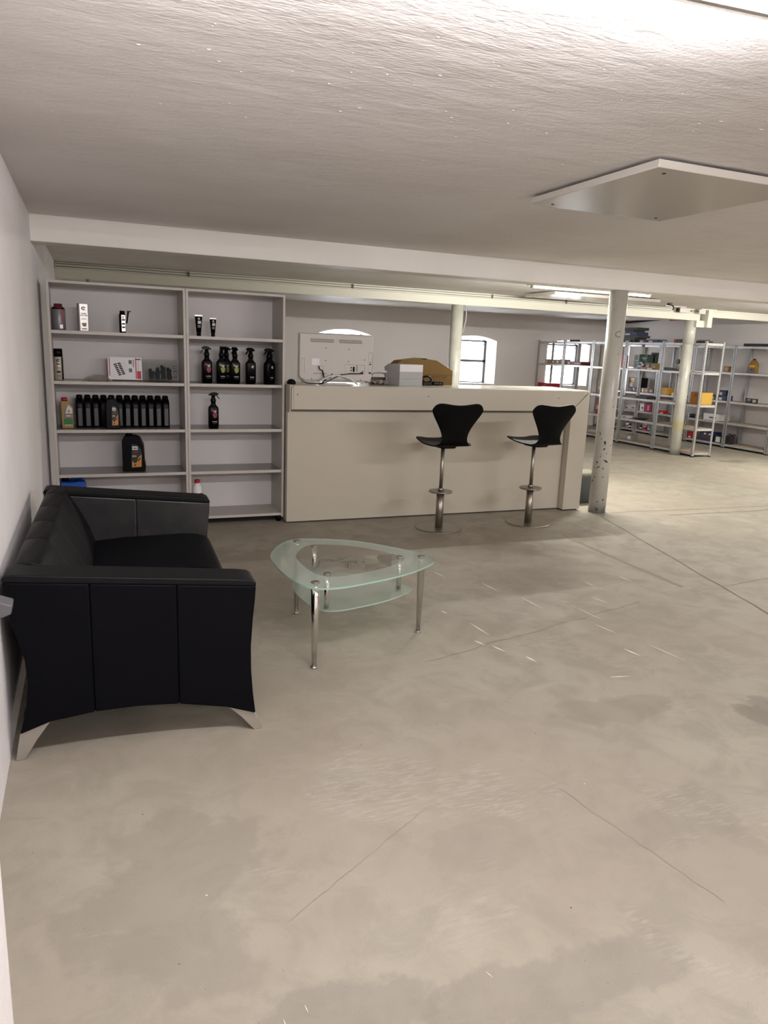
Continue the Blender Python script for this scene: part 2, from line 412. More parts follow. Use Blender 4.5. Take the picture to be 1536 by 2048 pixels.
# columns ---------------------------------------------------------
def col_mat(name, c1, chips, yellow=None):
    m = mat(name, c1, .32); g = G(m.node_tree); b = m.node_tree.nodes['Principled BSDF']
    tc = g.n('ShaderNodeTexCoord').outputs['Object']; sx = g.n('ShaderNodeSeparateXYZ'); g.l(tc, sx.inputs[0])
    n = g.noise(tc, 30, 2, .5, .3); big = g.noise(tc, 5, 2)
    lo = g.remap(sx.outputs[2], .5, 1.6, chips, .0)
    th = g.math('ADD', g.math('MULTIPLY', g.math('SUBTRACT', big, .5), .25), g.math('ADD', n, lo))
    c = g.mix(g.remap(g.noise(tc, 3, 3), .4, .7, 0, .5), c1, rgb(160, 156, 146))
    if yellow: c = g.mix(g.math('MULTIPLY', g.remap(sx.outputs[2], .35, .45), g.remap(sx.outputs[2], .5, .6, .6, 0)), c, yellow)
    c = g.mix(g.remap(sx.outputs[2], .0, .13, .75, 0), c, rgb(112, 120, 116))
    c = g.mix(g.remap(th, .765, .78), c, rgb(34, 32, 30))
    g.l(c, b.inputs['Base Color'])
    return m
M_COL1 = col_mat('chipped_column_paint', rgb(186, 183, 174), .11)
M_COL2 = col_mat('smooth_column_paint', rgb(202, 201, 190), -.0, rgb(190, 180, 110))
def column(x, y, z1, m, label):
    t = thing('column', label, 'column', (x, y, 0), 0, 'round posts under the beams')
    MB().tube((0, 0, 0), (0, 0, z1), .083, n=40).build('shaft', m, t)
    return t
k1 = column(4.66, 5.77, 2.0945, M_COL1, 'chipped pale round column at the right end of the bar counter')
ang = -.55
Mc = Matrix.Rotation(-math.atan2(4.66, 5.77) * 1.0 + .32, 4, 'Z') @ FRONT(0, -.0845, 1.70)
lettering('C', .085, Mc, M_GREYP, k1)
k2 = column(8.845, 9.185, 2.10, M_COL2, 'smooth cream round column standing at the metal shelving row')
MB().tube((0, 0, 1.74), (0, 0, 2.10), .0865, n=40).build('sleeve', M_COL2, k2)
k3 = column(4.77, 9.2, 2.10, M_COL2, 'round column behind the bar counter, before the middle window')
MB().path([(.10, -.03, 2.1), (.115, -.05, 2.0), (.11, -.05, 1.9), (.088, -.03, 1.75)], .006, 6).build('cable', M_WHITEP, k3)
# ceiling boards
def ceiling_panel(x0, x1, y0, y1, z0, z1, label):
    t = thing('ceiling_panel', label, 'panel', ((x0 + x1) / 2, (y0 + y1) / 2, z1), 0, 'square white boards under the ceiling')
    hx, hy = (x1 - x0) / 2, (y1 - y0) / 2
    box_obj('board', -hx, hx, -hy, hy, z0 - z1, -.012, M_PAINTW, t, .003)
    MB().box(-hx + .1, -hx + .16, -hy + .06, hy - .06, -.012, 0).box(hx - .16, hx - .1, -hy + .06, hy - .06, -.012, 0).build('batten', M_DARK, t)
    for sx_, sy_ in ((-1, -1), (-1, 1), (1, -1), (1, 1)):
        MB().tube((sx_ * (hx - .09), sy_ * (hy - .07), z0 - z1 - .002), (sx_ * (hx - .09), sy_ * (hy - .07), z0 - z1 + .002), .008, n=10).build('screw', M_SLOT, t)
ceiling_panel(2.125, 2.955, 2.475, 3.385, 2.222, 2.265, 'big white square board screwed under the near ceiling')
ceiling_panel(5.45, 7.1, 7.95, 8.62, 2.22, 2.27, 'white board under the far ceiling behind the lit tube')
# lamps
def ceiling_light(x, y, zt, flip, label, col, power, name, rz=0.0):
    t = thing('ceiling_light', label, 'lamp', (x, y, zt), (math.pi if flip else 0) + rz, 'tube lamps under the ceiling')
    MB().prism([(-.085, 0), (-.085, -.052), (-.024, -.052), (-.016, -.042), (.018, -.044), (.018, -.040), (.0, -.03), (0, 0)], -.765, .765, 'x').build('housing', M_WHITEP, t)
    if flip:
        for s in (-1, 1): MB().tube((s * .5, -.05, 0), (s * .5, -.05, .04), .006, n=8).build('hanger', M_STEEL, t)
    em = emit('tube_' + name, col, power)
    tb = MB().tube((-.75, 0, -.0615), (.75, 0, -.0615), .0135, n=20).build('tube', [M_WHITEP, em], t)
    for f_ in tb.data.polygons: f_.material_index = 1 if abs(f_.normal.x) < .5 and f_.normal.z < .1 else 0   # lower part glows, upper part is the white back
    for s in (-1, 1): box_obj('end_cap', s * .757 - .012, s * .757 + .012, -.02, .018, -.08, -.03, M_WHITEP, t, .002)
ceiling_light(.82, 1.402, ZC1, False, 'near tube lamp cut by the top right picture corner', NEAR_COL, LAMP_NEAR * .66, 'near', R(-5))
ceiling_light(1.2, -1.6, ZC1, False, 'added unseen tube lamp behind the viewpoint at the left', NEAR_COL, LAMP_NEAR * .8, 'added_back_left')  # unseen lamp, added to even out the light in the room
ceiling_light(5.2, -1.6, ZC1, False, 'added unseen tube lamp behind the viewpoint at the right', NEAR_COL, LAMP_NEAR * .8, 'added_back_right')  # second added lamp out of view, lifts the beam and counter
ceiling_light(5.2, 1.36, ZC1, False, 'tube lamp right of the view in the near aisle', NEAR_COL, LAMP_NEAR, 'near_right')
ceiling_light(5.07, 6.70, ZC2 - .04, True, 'lit tube lamp behind the beam above the chipped column', FAR_COL, LAMP_FAR, 'far')
ceiling_light(9.3, 6.70, ZC2 - .04, True, 'tube lamp right of the view in the far aisle', FAR_COL, LAMP_FAR, 'far_right')
# bits under the far ceiling
t = thing('ceiling_hook', 'rusty hook hanging from the far ceiling right of the lit tube', 'hook', (7.72, 8.45, ZC2))
MB().tube((0, 0, -.01), (0, 0, 0), .035, n=14).build('plate', M_GREYP, t)
MB().path([(-.05, 0, -.02), (0, 0, -.025), (.04, 0, -.03), (.07, 0, -.045), (.07, 0, -.08), (.05, 0, -.09)], .009, 6).build('hook', M_DARK, t)
for (xa, ya, lb) in ((8.2, 8.88, 'small white plate under the far ceiling, left of the beam joint'),):
    t = thing('ceiling_plate', lb, 'plate', (xa, ya, ZC2)); box_obj('plate', -.2, .2, -.04, .04, -.014, 0, M_WHITEP, t, .002)
    MB().tube((-.1, 0, -.018), (-.1, 0, 0), .008, n=8).build('screw', M_GREYP, t)
    MB().tube((.1, 0, -.018), (.1, 0, 0), .008, n=8).build('screw', M_GREYP, t)
t = thing('junction_box', 'white junction box with cut pipe on the far beam beside the joint', 'junction box', (8.52, 9.06, 2.23))
box_obj('body', -.08, .12, -.05, 0, -.035, .035, M_WHITEP, t, .003); box_obj('body', .30, .43, -.05, 0, -.035, .035, M_WHITEP, t, .003)
MB().tube((.12, -.025, 0), (.30, -.025, 0), .012).build('pipe', M_STEEL, t); box_obj('socket', -.11, -.08, -.04, 0, -.025, .03, M_DARK, t)
t = thing('cable', 'black cable with a red clamp hanging along the right wall under the beam', 'cable', (10.92, 12.6, 2.26))
MB().path([(0, .75, -.01), (0, .5, -.02), (0, 0, 0), (0, -.5, .03), (0, -.85, .045)], .02, 8).build('cable', M_DARK, t)
box_obj('clamp', -.04, .02, -.95, -.72, -.01, .05, pm('red'), t, .006)
t = thing('wall_bracket', 'grey broken ledge sticking out of the left wall before the sofa', 'ledge', (-.297, 2.3, .70))
MB().prism([(-.02, -.012), (.055, -.016), (.080, -.006), (.084, .02), (.05, .034), (-.02, .048)], -.03, .04, 'y').build('ledge', M_GREYP if False else mat('grey_ledge', rgb(84, 83, 86), .6), t, .004)
# floor joints and paint scuffs lie in the floor
fl = bpy.data.objects['floor']
def strip(mb, p, q, w, z=.0012, taper=False):
    p, q = Vector((*p, 0)), Vector((*q, 0)); d = (q - p).normalized(); s_ = Vector((-d.y, d.x, 0)) * w / 2
    if taper:
        mid = p + (q - p) * .45
        mb.add([p + s_ * .25 + Vector((0, 0, z)), p - s_ * .25 + Vector((0, 0, z)), mid - s_ + Vector((0, 0, z)), q - s_ * .15 + Vector((0, 0, z)), q + s_ * .15 + Vector((0, 0, z)), mid + s_ + Vector((0, 0, z))], [(0, 1, 2, 3, 4, 5)])
    else: mb.add([p - s_ + Vector((0, 0, z)), q - s_ + Vector((0, 0, z)), q + s_ + Vector((0, 0, z)), p + s_ + Vector((0, 0, z))], [(0, 1, 2, 3)])
def zigzag(mb, p, q, w, n, amp, seed):
    rr = random.Random(seed); d = Vector(q) - Vector(p); nn = Vector((-d.y, d.x)).normalized()
    pts = [Vector(p) + d * i / n + nn * (rr.uniform(-amp, amp) if 0 < i < n else 0) for i in range(n + 1)]
    for a, b in zip(pts, pts[1:]): strip(mb, a, b, w * rr.uniform(.7, 1.3))
M_JOINT = mat('joint_filler', rgb(112, 100, 84), .8); M_SCUFF = mat('white_paint_scuff', rgb(226, 220, 212), .7)
M_SEAM = mat('repaired_seam', rgb(128, 113, 94), .7, var=(30, rgb(146, 130, 110), .2)); M_JOINTL = mat('faint_crack', rgb(134, 122, 108), .8)
j = MB(); zigzag(j, (4.56, 5.56), (3.3, 1.2), .012, 24, .006, 1); j.build('floor_joint', M_JOINT, fl, fix=False)
j = MB(); zigzag(j, (4.78, 5.70), (10.9, 5.42), .016, 24, .008, 2); j.build('floor_joint', M_JOINTL, fl, fix=False)
j = MB(); zigzag(j, (5.3, 5.48), (9.6, 5.38), .03, 12, .02, 9); j.build('floor_joint', M_JOINTL, fl, fix=False)
j = MB(); zigzag(j, (3.744, 5.045), (3.70, 3.62), .035, 10, .004, 3); j.build('floor_seam', M_SEAM, fl, fix=False)
j = MB(); zigzag(j, (1.5, 3.02), (3.2, 3.45), .003, 30, .012, 4); zigzag(j, (.45, 1.62), (1.0, 1.95), .0009, 30, .003, 5); zigzag(j, (1.5, 1.9), (1.62, 1.28), .0014, 20, .006, 6)
zigzag(j, (3.98, 3.55), (5.2, 3.7), .006, 16, .01, 7); j.build('floor_crack', M_JOINTL, fl, fix=False)
SC = [((1.97, 3.42), (1.99, 3.17), .016), ((1.925, 3.10), (1.96, 2.98), .02), ((2.02, 2.93), (2.04, 2.83), .02), ((1.87, 3.19), (1.9, 3.09), .02),
      ((2.4, 4.05), (2.43, 3.8), .014), ((2.5, 3.72), (2.52, 3.45), .012), ((2.72, 3.5), (2.76, 3.15), .010), ((2.66, 3.2), (2.70, 3.0), .012),
      ((2.58, 2.86), (2.61, 2.72), .022), ((2.75, 2.88), (2.80, 2.56), .012), ((2.28, 2.60), (2.42, 2.57), .014), ((2.95, 3.6), (2.98, 3.45), .012),
      ((3.42, 3.92), (3.45, 3.78), .02), ((3.1, 3.88), (3.12, 3.75), .012), ((1.9, 3.65), (1.92, 3.58), .02), ((2.2, 4.35), (2.23, 4.2), .014),
      ((.86, 1.30), (.87, 1.27), .003), ((.415, 1.36), (.418, 1.33), .003), ((.36, 1.34), (.361, 1.31), .003)]
j = MB()
for p, q, w in SC: strip(j, p, (p[0] + (q[0] - p[0]) * .75, p[1] + (q[1] - p[1]) * .75), w * .6, .0014, True)
tag(j.build('paint_scuffs', M_SCUFF, fl, fix=False), kind='stuff')

# ================================================================== BOOKCASES
SHZ = [1.5276, 1.1603, .7968, .4537]
YF, YK, T = 6.03, 6.41, .019
def bookcase(x0, x1, label):
    t = thing('bookcase', label, 'bookcase', (x0, YF, 0), 0, 'bookcases against the left wall'); w = x1 - x0; d = YK - YF
    box_obj('side_panel', 0, T, 0, d, .045, 1.88, M_SHELF, t, .0015); box_obj('side_panel', w - T, w, 0, d, .045, 1.88, M_SHELF, t, .0015)
    box_obj('top_board', T, w - T, 0, d, 1.861, 1.88, M_SHELF, t, .0015)
    box_obj('bottom_board', T, w - T, 0, d, .058, .08, M_SHELF, t, .0015)
    box_obj('back_panel', T, w - T, d - .012, d - .002, .08, 1.861, M_SHBACK, t)
    for z in SHZ:
        s = box_obj('shelf', T + .001, w - T - .001, .008, d - .014, z - .022, z, M_SHELFTOP, t)
        box_obj('front_edge', T + .001, w - T - .001, .004, .008, z - .0225, z + .0005, M_SHELF, s)
    box_obj('kick_board', T, w - T, .10, .115, 0, .058, M_DARK, t)
    for xx in (.03, w - .03):
        for yy in (.05, d - .05): MB().tube((xx, yy, 0), (xx, yy, .058), .02, n=14).build('foot', M_BLACK, t)
bookcase(-.2, .7775, 'wide grey bookcase at the left wall, oil bottles on its shelves')
bookcase(.7795, 1.5653, 'narrow grey bookcase beside the counter, spray bottles on its shelf')

# ================================================================== COUNTER
t = thing('bar_counter', 'long beige laminate bar counter with flush leg at its right end', 'counter', (1.575, 5.88, 0))
L = 4.531 - 1.575; HC = 1.17
box_obj('front_panel', 0, L - .2, .085, .105, .012, .950, M_LAMIN, t, .002)
box_obj('side_panel', -.001, .02, .106, .60, .012, .95, M_LAMIN, t, .002)
fp = MB().prism([(.028, .9747), (L - .203, .9747), (L - .008, HC - .004), (.028, HC - .004)], 0, .02, 'y').build('fascia', M_LAMIN, t, .0015)
for xx in (.06, 1.24, 2.60): MB().tube((xx, -.001, 1.095), (xx, .002, 1.095), .006, n=10).build('screw', M_GREYP, fp)
MB().box(.012, .028, .004, .09, .9747, HC - .012).build('fascia_end', M_LAMIN, t, .001)
box_obj('side_panel', .0, .011, .021, .60, .951, HC - .0225, M_LAMIN, t, .001)
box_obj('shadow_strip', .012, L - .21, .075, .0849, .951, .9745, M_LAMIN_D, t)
box_obj('counter_top', .0, L, .0205, .66, HC - .022, HC, M_TOP, t, .002)
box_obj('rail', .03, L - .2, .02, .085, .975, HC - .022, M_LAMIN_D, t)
leg = MB().prism([(L - .2 + .003, .012), (L, .012), (L, HC - .008), (L - .2 + .003, .9747)], 0, .02, 'y').build('leg', M_LAMIN, t, .0015)
box_obj('leg_side', L - .2 + .003, L - .18, .0202, .105, .012, .9747, M_LAMIN, t, .001)
box_obj('leg_side', L - .02, L, .0202, .64, .012, HC - .024, M_LAMIN, t, .001)
box_obj('plinth', .03, L - .03, .12, .14, 0, .012, M_DARK, t); box_obj('plinth', L - .19, L - .02, .012, .1, 0, .012, M_DARK, t)
box_obj('back_frame', .03, L - .03, .58, .60, .012, HC - .022, M_LAMIN_D, t)

# ================================================================== WASTE BIN
t = thing('waste_bin', 'grey plastic bin on the floor behind the counter leg', 'bin', (4.80, 6.24, 0))
MB().loft([(0, .10, .085), (.27, .13, .11), (.272, .136, .116), (.285, .136, .116)], 28, 5).build('body', M_GREYP, t)
MB().loft([(.286, .138, .118), (.30, .138, .118), (.33, .12, .10)], 28, 5).build('lid', M_BEAM2 if False else mat('bin_lid', rgb(120, 116, 104), .5), t)

# ================================================================== BAR STOOLS
def seat_shell():
    path = [(.215, .748, .10), (.205, .752, .15), (.17, .757, .18), (.10, .750, .198), (.0, .735, .205), (-.08, .728, .20), (-.14, .727, .19), (-.175, .733, .165), (-.198, .75, .128), (-.212, .785, .108),
            (-.224, .84, .118), (-.236, .90, .150), (-.247, .95, .184), (-.256, .99, .210)]
    W = [-1, -.9, -.75, -.55, -.28, 0, .28, .55, .75, .9, 1]
    vs = []; zb = .99
    for y, z, h in path:
        bk = max(0, min(1, (z - .74) / .12)) if y < -.15 else 0
        for w in W:
            vs.append((w * h, y + .030 * w * w * bk, z + (.012 * w * w if y > -.16 else 0)))
    ztop = {1: 1.035, .9: 1.072, .75: 1.086, .55: 1.083, .28: 1.073, 0: 1.069}
    for f in (.35, .7, 1.0):
        for w in W:
            zt = ztop[abs(w)]; z = zb + (zt - zb) * f
            h = .210 + .018 * min(1, f * 1.2)
            vs.append((w * h * (1 if abs(w) < 1 or f < 1 else .995), -.256 - .022 * (z - zb) / .09 + .030 * w * w, z))
    K = len(vs) // len(W); n = len(W)
    b = MB().add(vs, [(k * n + i, k * n + i + 1, (k + 1) * n + i + 1, (k + 1) * n + i) for k in range(K - 1) for i in range(n - 1)], 0, True)
    return b
def stool(label):
    t = thing('bar_stool', label, 'stool', (0, 0, 0), 0, 'bar stools before the counter')
    o = seat_shell().build('seat_shell', M_BLACK_S, t, smooth=False)
    for p in o.data.polygons: p.use_smooth = True
    sb = o.modifiers.new('smooth', 'SUBSURF'); sb.levels = 2; sb.render_levels = 2
    so = o.modifiers.new('thickness', 'SOLIDIFY'); so.thickness = .010; so.offset = -1 if False else 0
    MB().tube((0, 0, 0), (0, 0, .008), .195, n=64).tube((0, 0, .008), (0, 0, .012), .195, .188, n=64).build('base_plate', M_STEEL, t)
    MB().tube((0, 0, .012), (0, 0, .315), .033, n=32).build('lower_tube', M_STEEL, t)
    MB().tube((0, 0, .315), (0, 0, .712), .0155, n=24).build('upper_tube', M_STEEL, t)
    MB().tube((0, 0, .318), (0, 0, .330), .1, n=48).build('footrest_disc', M_STEEL, t)
    MB().tube((0, 0, .33), (0, 0, .355), .024, n=24).build('collar', M_STEEL, t)
    MB().loft([(.705, .075, .1, 0, -.02), (.722, .085, .11, 0, -.02)], 24, 4).build('seat_plate', M_BLACK, t)
    return t
s1 = stool('black shell bar stool on a steel disc base, left of the two')
s1.location = (2.795, 5.505, 0); s1.rotation_euler = (0, 0, R(-1))
dup(s1, (3.69, 5.50, 0), R(4), 'black shell bar stool on a steel disc base, beside the counter leg')

# ================================================================== GLASS TABLE
t = thing('coffee_table', 'low rounded triangular glass table on chrome legs before the sofa', 'table', (1.2, 3.45, 0))
OUT = [(.862, 3.58), (.905, 3.69), (.965, 3.795), (1.04, 3.872), (1.12, 3.893), (1.23, 3.862), (1.36, 3.80), (1.47, 3.705), (1.56, 3.59), (1.635, 3.48), (1.678, 3.385),
       (1.672, 3.315), (1.615, 3.245), (1.50, 3.165), (1.36, 3.098), (1.20, 3.048), (1.06, 3.016), (.965, 3.025), (.905, 3.075), (.872, 3.18), (.855, 3.31), (.852, 3.45)]
OUT = [(x - 1.2, y - 3.45) for x, y in OUT]
def pane(name, outl, z0, z1, inner=None):
    o = smooth_closed([(x, y, 0) for x, y in outl], 4); n = len(o); b = MB()
    if inner:
        cx, cy, k = inner
        q = [(cx + (x - cx) * k, cy + (y - cy) * k, 0) for x, y, _ in o]
        for z in (z0, z1):
            b.add([(x, y, z) for x, y, _ in o] + [(x, y, z) for x, y, _ in q], [(i, (i + 1) % n, n + (i + 1) % n, n + i) for i in range(n)], 0 if z == z1 else 1)
            b.add([(x, y, z) for x, y, _ in q], [tuple(range(n))], 1)
    else:
        for z in (z0, z1): b.add([(x, y, z) for x, y, _ in o], [tuple(range(n))], 0 if z == z1 else 1)
    b.add([(x, y, z0) for x, y, _ in o] + [(x, y, z1) for x, y, _ in o], [(i, (i + 1) % n, n + (i + 1) % n, n + i) for i in range(n)], 2)
    ob = b.build(name, [M_TFROST, M_TGLASS, M_TEDGE], t); return ob
M_TEDGE = mat('glass_edge', rgb(150, 180, 168), .15)
pane('glass_top', OUT, .417, .425, (.03, .02, .66))
pane('glass_shelf', [(.03 + (x - .0) * .74, .03 + (y - .0) * .70) for x, y in OUT], .247, .253)
for lx, ly in ((1.076, 3.85), (.96, 3.108), (1.637, 3.385)):
    x, y = lx - 1.2, ly - 3.45; x *= .985; y *= .985
    l = MB().tube((x, y, .012), (x, y, .40), .0115, .021, n=24).tube((x, y, .40), (x, y, .4165), .021, n=24).build('leg', M_CHROME, t)
    MB().tube((x, y, 0), (x, y, .012), .019, .016, n=20).build('foot', M_CHROME, l)
    MB().tube((x, y, .4255), (x, y, .430), .022, .019, n=24).build('screw_cap', M_STEEL, l)
for px_, py_ in ((1.139, 3.715), (1.055, 3.224), (1.511, 3.403)):
    x, y = px_ - 1.2, py_ - 3.45
    p = MB().tube((x, y, .2535), (x, y, .4165), .013, n=20).build('shelf_post', M_CHROME, t)
    MB().tube((x, y, .4255), (x, y, .430), .018, n=20).build('screw_cap', M_STEEL, p)
    MB().tube((x, y, .240), (x, y, .2465), .016, n=20).build('screw_cap', M_STEEL, p)

# ================================================================== SOFA
t = thing('sofa', 'black leather two seat sofa with splayed metal feet at the left wall', 'sofa', (-.276, 2.662, 0), R(-2.6))
LEN = 1.66
BK = [(0.0, .672), (.004, .60), (.016, .52), (.036, .45), (.052, .383), (.056, .30), (.046, .2), (.02, .105)]
BT = [(.124, .142), (.27, .160), (.42, .163), (.565, .152), (.743, .115)]
FR = [(.855, .074), (.845, .16), (.838, .26), (.837, .353), (.844, .46), (.852, .54), (.856, .598)]
def topz(x): return .672 - (.672 - .598) * x / .856
C1, C2 = .272, .567
panels = [BK + [(.124, .142), (C1, .160), (C1, topz(C1))], [(C1, topz(C1)), (C1, .160), (.42, .163), (C2, .152), (C2, topz(C2))],
          [(C2, topz(C2)), (C2, .152), (.743, .115)] + FR]
M_LEATHER_SHEEN = mat('worn_sheen_black_leather', rgb(20, 19, 21), .36, bump=(180, .25, .0015), var=(9, rgb(42, 40, 40), .22))  # worn patches, with the far arm's grey sheen lightened into the colour
for near, (y0, y1) in ((True, (0, .14)), (False, (LEN - .14, LEN))):
    for k, p in enumerate(panels if near else [BK + [(.124, .142), (C1, .160), (.46, .162), (.46, topz(.46))], [(.46, topz(.46)), (.46, .162), (C2, .152), (.743, .115)] + FR]):
        MB().prism(p, y0, y1, 'y').build('arm_panel', M_LEATHER_P if near else M_LEATHER_SHEEN, t, .007, 3)
    cap = [(.0, .671), (-.003, .682), (.006, .694), (.03, .697), (.10, .690), (.3, .672), (.6, .646), (.80, .629), (.838, .623), (.856, .612), (.857, .5975)]
    MB().prism(cap, y0 - .0005, y1 + .0005, 'y').build('arm_pad', M_LEATHER, t, .010, 4)
BC = [(.012, .66), (.014, .684), (.03, .698), (.075, .702), (.108, .688), (.135, .65), (.175, .58), (.222, .48), (.250, .39), (.258, .30), (.06, .28), (.052, .40), (.03, .52)]
ys = [.137, .48, .79, 1.10, 1.41, LEN - .137]
for a, b in zip(ys, ys[1:]): MB().prism(BC, a, b, 'y').build('back_cushion', M_LEATHER, t, .006, 2)
BS = [(.0, .64), (.012, .52), (.032, .45), (.048, .383), (.052, .30), (.042, .2), (.018, .11), (.06, .13), (.08, .28), (.07, .40), (.05, .52), (.03, .64)]
MB().prism(BS, .12, LEN - .12, 'y').build('back_shell', M_LEATHER, t, .004)
SEATP = [(.20, .24), (.22, .41), (.40, .425), (.70, .432), (.78, .425), (.835, .408), (.856, .375), (.846, .335), (.83, .30), (.825, .22), (.24, .20)]
for a, b in ((.142, LEN / 2 - .001), (LEN / 2 + .001, LEN - .142)): MB().prism(SEATP, a, b, 'y').build('seat_cushion', M_LEATHER_P, t, .014, 3)
box_obj('base_frame', .06, .82, .12, LEN - .12, .168, .215, M_DARK, t)
for y0, y1 in ((.012, .07), (LEN - .07, LEN - .012)):
    MB().prism([(.02, .107), (.07, .125), (.124, .143), (.075, .075), (.03, .0), (.0, .0)], y0, y1, 'y').build('foot', M_ALU, t, .002)
    MB().prism([(.745, .116), (.80, .095), (.853, .075), (.884, .0), (.850, .0), (.80, .062)], y0, y1, 'y').build('foot', M_ALU, t, .002)

# ================================================================== THINGS ON THE COUNTER
ZT = HC + .001
def lab(mb_pts, name, m, par): return MB().add(mb_pts, [tuple(range(len(mb_pts)))]).build(name, m, par, fix=False)
# monitor seen from behind; local x right, y away from us, z up
t = thing('monitor', 'white flat monitor seen from behind on the counter', 'monitor', (2.03, 6.10, ZT), R(-3))
W2 = .322
body = MB().prism([(-W2, .418), (W2, .418), (W2, .075), (W2 - .01, .05), (W2 - .05, .032), (-W2 + .05, .032), (-W2 + .01, .05), (-W2, .075)], -.018, .03, 'y').build('rear_shell', M_TV, t, .006, 2)
MB().box(-W2 - .004, W2 + .004, .0302, .042, .028, .424).build('bezel', M_TV, t, .003)
M_SCREEN = mat('dark_screen', rgb(14, 14, 16), .1); box_obj('screen', -W2 + .012, W2 - .012, .0422, .044, .05, .41, M_SCREEN, t)
v = MB()
for bx in (-.23, .02):
    for r_ in range(2):
        for i in range(22): v.box(bx + i * .0092 + r_ * .003, bx + i * .0092 + .004 + r_ * .003, -.0192, -.018, .365 - r_ * .016, .377 - r_ * .016)
for bx, n_ in ((-.20, 12), (.10, 12)):
    for i in range(n_): v.box(bx + i * .010, bx + i * .010 + .005, -.0192, -.018, .088, .094)
tag(v.build('vents', M_INK, body), kind='stuff')
MB().box(-.215, -.15, -.0192, -.018, .16, .215).build('sticker', M_BOXW, body)
for x0_, x1_, z0_, z1_ in ((-.165, -.115, .11, .155), (.075, .255, .10, .172), (.285, W2 - .002, .09, .28), (-.305, -.278, .09, .215)):
    p = MB()
    p.box(x0_, x1_, -.0186, -.018, z1_ - .002, z1_).box(x1_ - .002, x1_, -.0186, -.018, z0_, z1_).box(x0_, x0_ + .001, -.0186, -.018, z0_, z1_)
    p.build('port_recess', M_GREYP, body)
p = MB(); p.box(.145, .163, -.0192, -.018, .112, .155)
for (a, b_) in ((.126, .148), (.126, .125)): p.box(a, a + .010, -.0192, -.018, b_ - .008, b_ + .004)
for i in range(4): p.box(.178, .186, -.0192, -.018, .118 + i * .013, .126 + i * .013)
p.box(.232, .241, -.0192, -.018, .113, .122).box(.292, .312, -.0192, -.018, .175, .183).box(.29, .312, -.0192, -.018, .10, .112).box(.298, .304, -.0192, -.018, .19, .2)
for (a, b_) in ((-.095, .305), (.105, .30), (-.095, .20), (.105, .197), (.25, .215), (-.215, .045), (.22, .045)): p.tube((a, -.0192, b_), (a, -.018, b_), .0045, n=8)
tag(p.build('ports', M_SLOT, body), kind='stuff')
for a in (-.04, .045): MB().tube((a, -.0195, .09), (a, -.018, .087), .008, n=10).build('screw', M_SLOT, body)
st = MB(); aw = [(-.18 + .36 * i / 16, .002 + .070 * (1 - (2 * i / 16 - 1) ** 2)) for i in range(17)]
st.prism(aw + [(x, z + .014) for x, z in reversed(aw)], -.075, -.045, 'y').build('stand_arch', M_WHITEP, t, .003)
MB().prism([(-.16, 0), (.16, 0), (.12, .01), (-.12, .01)], -.045, .11, 'y').build('stand_base', M_WHITEP, t, .002)
MB().box(-.05, .05, -.044, -.0185, .05, .08).build('stand_neck', M_WHITEP, t, .002)
for pts, r_ in (([(.225, -.022, .103), (.20, -.03, .100), (.12, -.03, .098), (.05, -.035, .085), (-.03, -.05, .055), (-.1, -.07, .022), (-.14, -.08, .008), (-.25, -.06, .006), (-.31, -.03, .03)], .0035),
                ([(-.155, -.022, .150), (-.15, -.035, .125), (-.125, -.035, .115), (-.12, -.04, .07), (-.10, -.06, .04), (-.15, -.085, .008)], .0045),
                ([(-.125, -.022, .12), (-.112, -.03, .09), (-.112, -.045, .05), (-.12, -.07, .012)], .003)):
    MB().path(pts, r_, 8).build('cable', M_BLACK, t)
MB().tube((.215, -.03, .104), (.235, -.03, .102), .008, n=10).build('plug', M_BLACK, t)
# white cartons
def tray_box(z, h, m_front, label):
    t = thing('carton', label, 'box', (2.62, 6.088, z), R(16), 'low cartons stacked on the counter')
    d = .225; pr = [(0, 0), (0, h), (d * .74, h), (d, h * .52), (d * .94, 0)]
    MB().prism([(y, q) for y, q in pr], 0, .27, 'x').build('body', M_BOXG, t, .0015)
    MB().box(.0005, .2695, -.0012, .0, .001, h - .001).build('front_face', m_front, t)
    return t
tray_box(ZT, .0605, M_BOXG, 'light grey carton, lowest of the three on the counter')
tray_box(ZT + .061, .0605, M_BOXG, 'light grey carton, middle of the three on the counter')
tray_box(ZT + .122, .066, M_BOXW, 'white fronted carton, topmost of the three on the counter')
# big flat cardboard box
t = thing('cardboard_box', 'big brown cardboard box with slanted top behind the white cartons', 'box', (3.0, 6.40, ZT))
pl_ = [(-.30, 0), (.307, 0), (.305, .135), (.135, .226), (-.03, .245), (-.235, .216), (-.30, .165)]
MB().prism(pl_, 0, .17, 'y').build('body', M_CARD, t, .002)
MB().loft([(0, .03, .005), (.001, .03, .005)], 16).xform(Matrix.Translation((0, .0, .238)) @ Matrix.Rotation(R(90), 4, 'X')).build('handle_hole', M_SLOT, t)
MB().prism([(-.30, .09), (.306, .09), (.306, .094), (-.30, .094)], -.0012, 0, 'y').prism([(.1, .045), (.306, .045), (.306, .048), (.1, .048)], -.0012, 0, 'y').prism([(.1, .022), (.306, .022), (.306, .025), (.1, .025)], -.0012, 0, 'y').build('fold_line', M_CARDLINE, t)
lettering('HC37T 1407', .032, FRONT(.165, -.0015, .07), M_CARDLINE, t, bold=.0006)
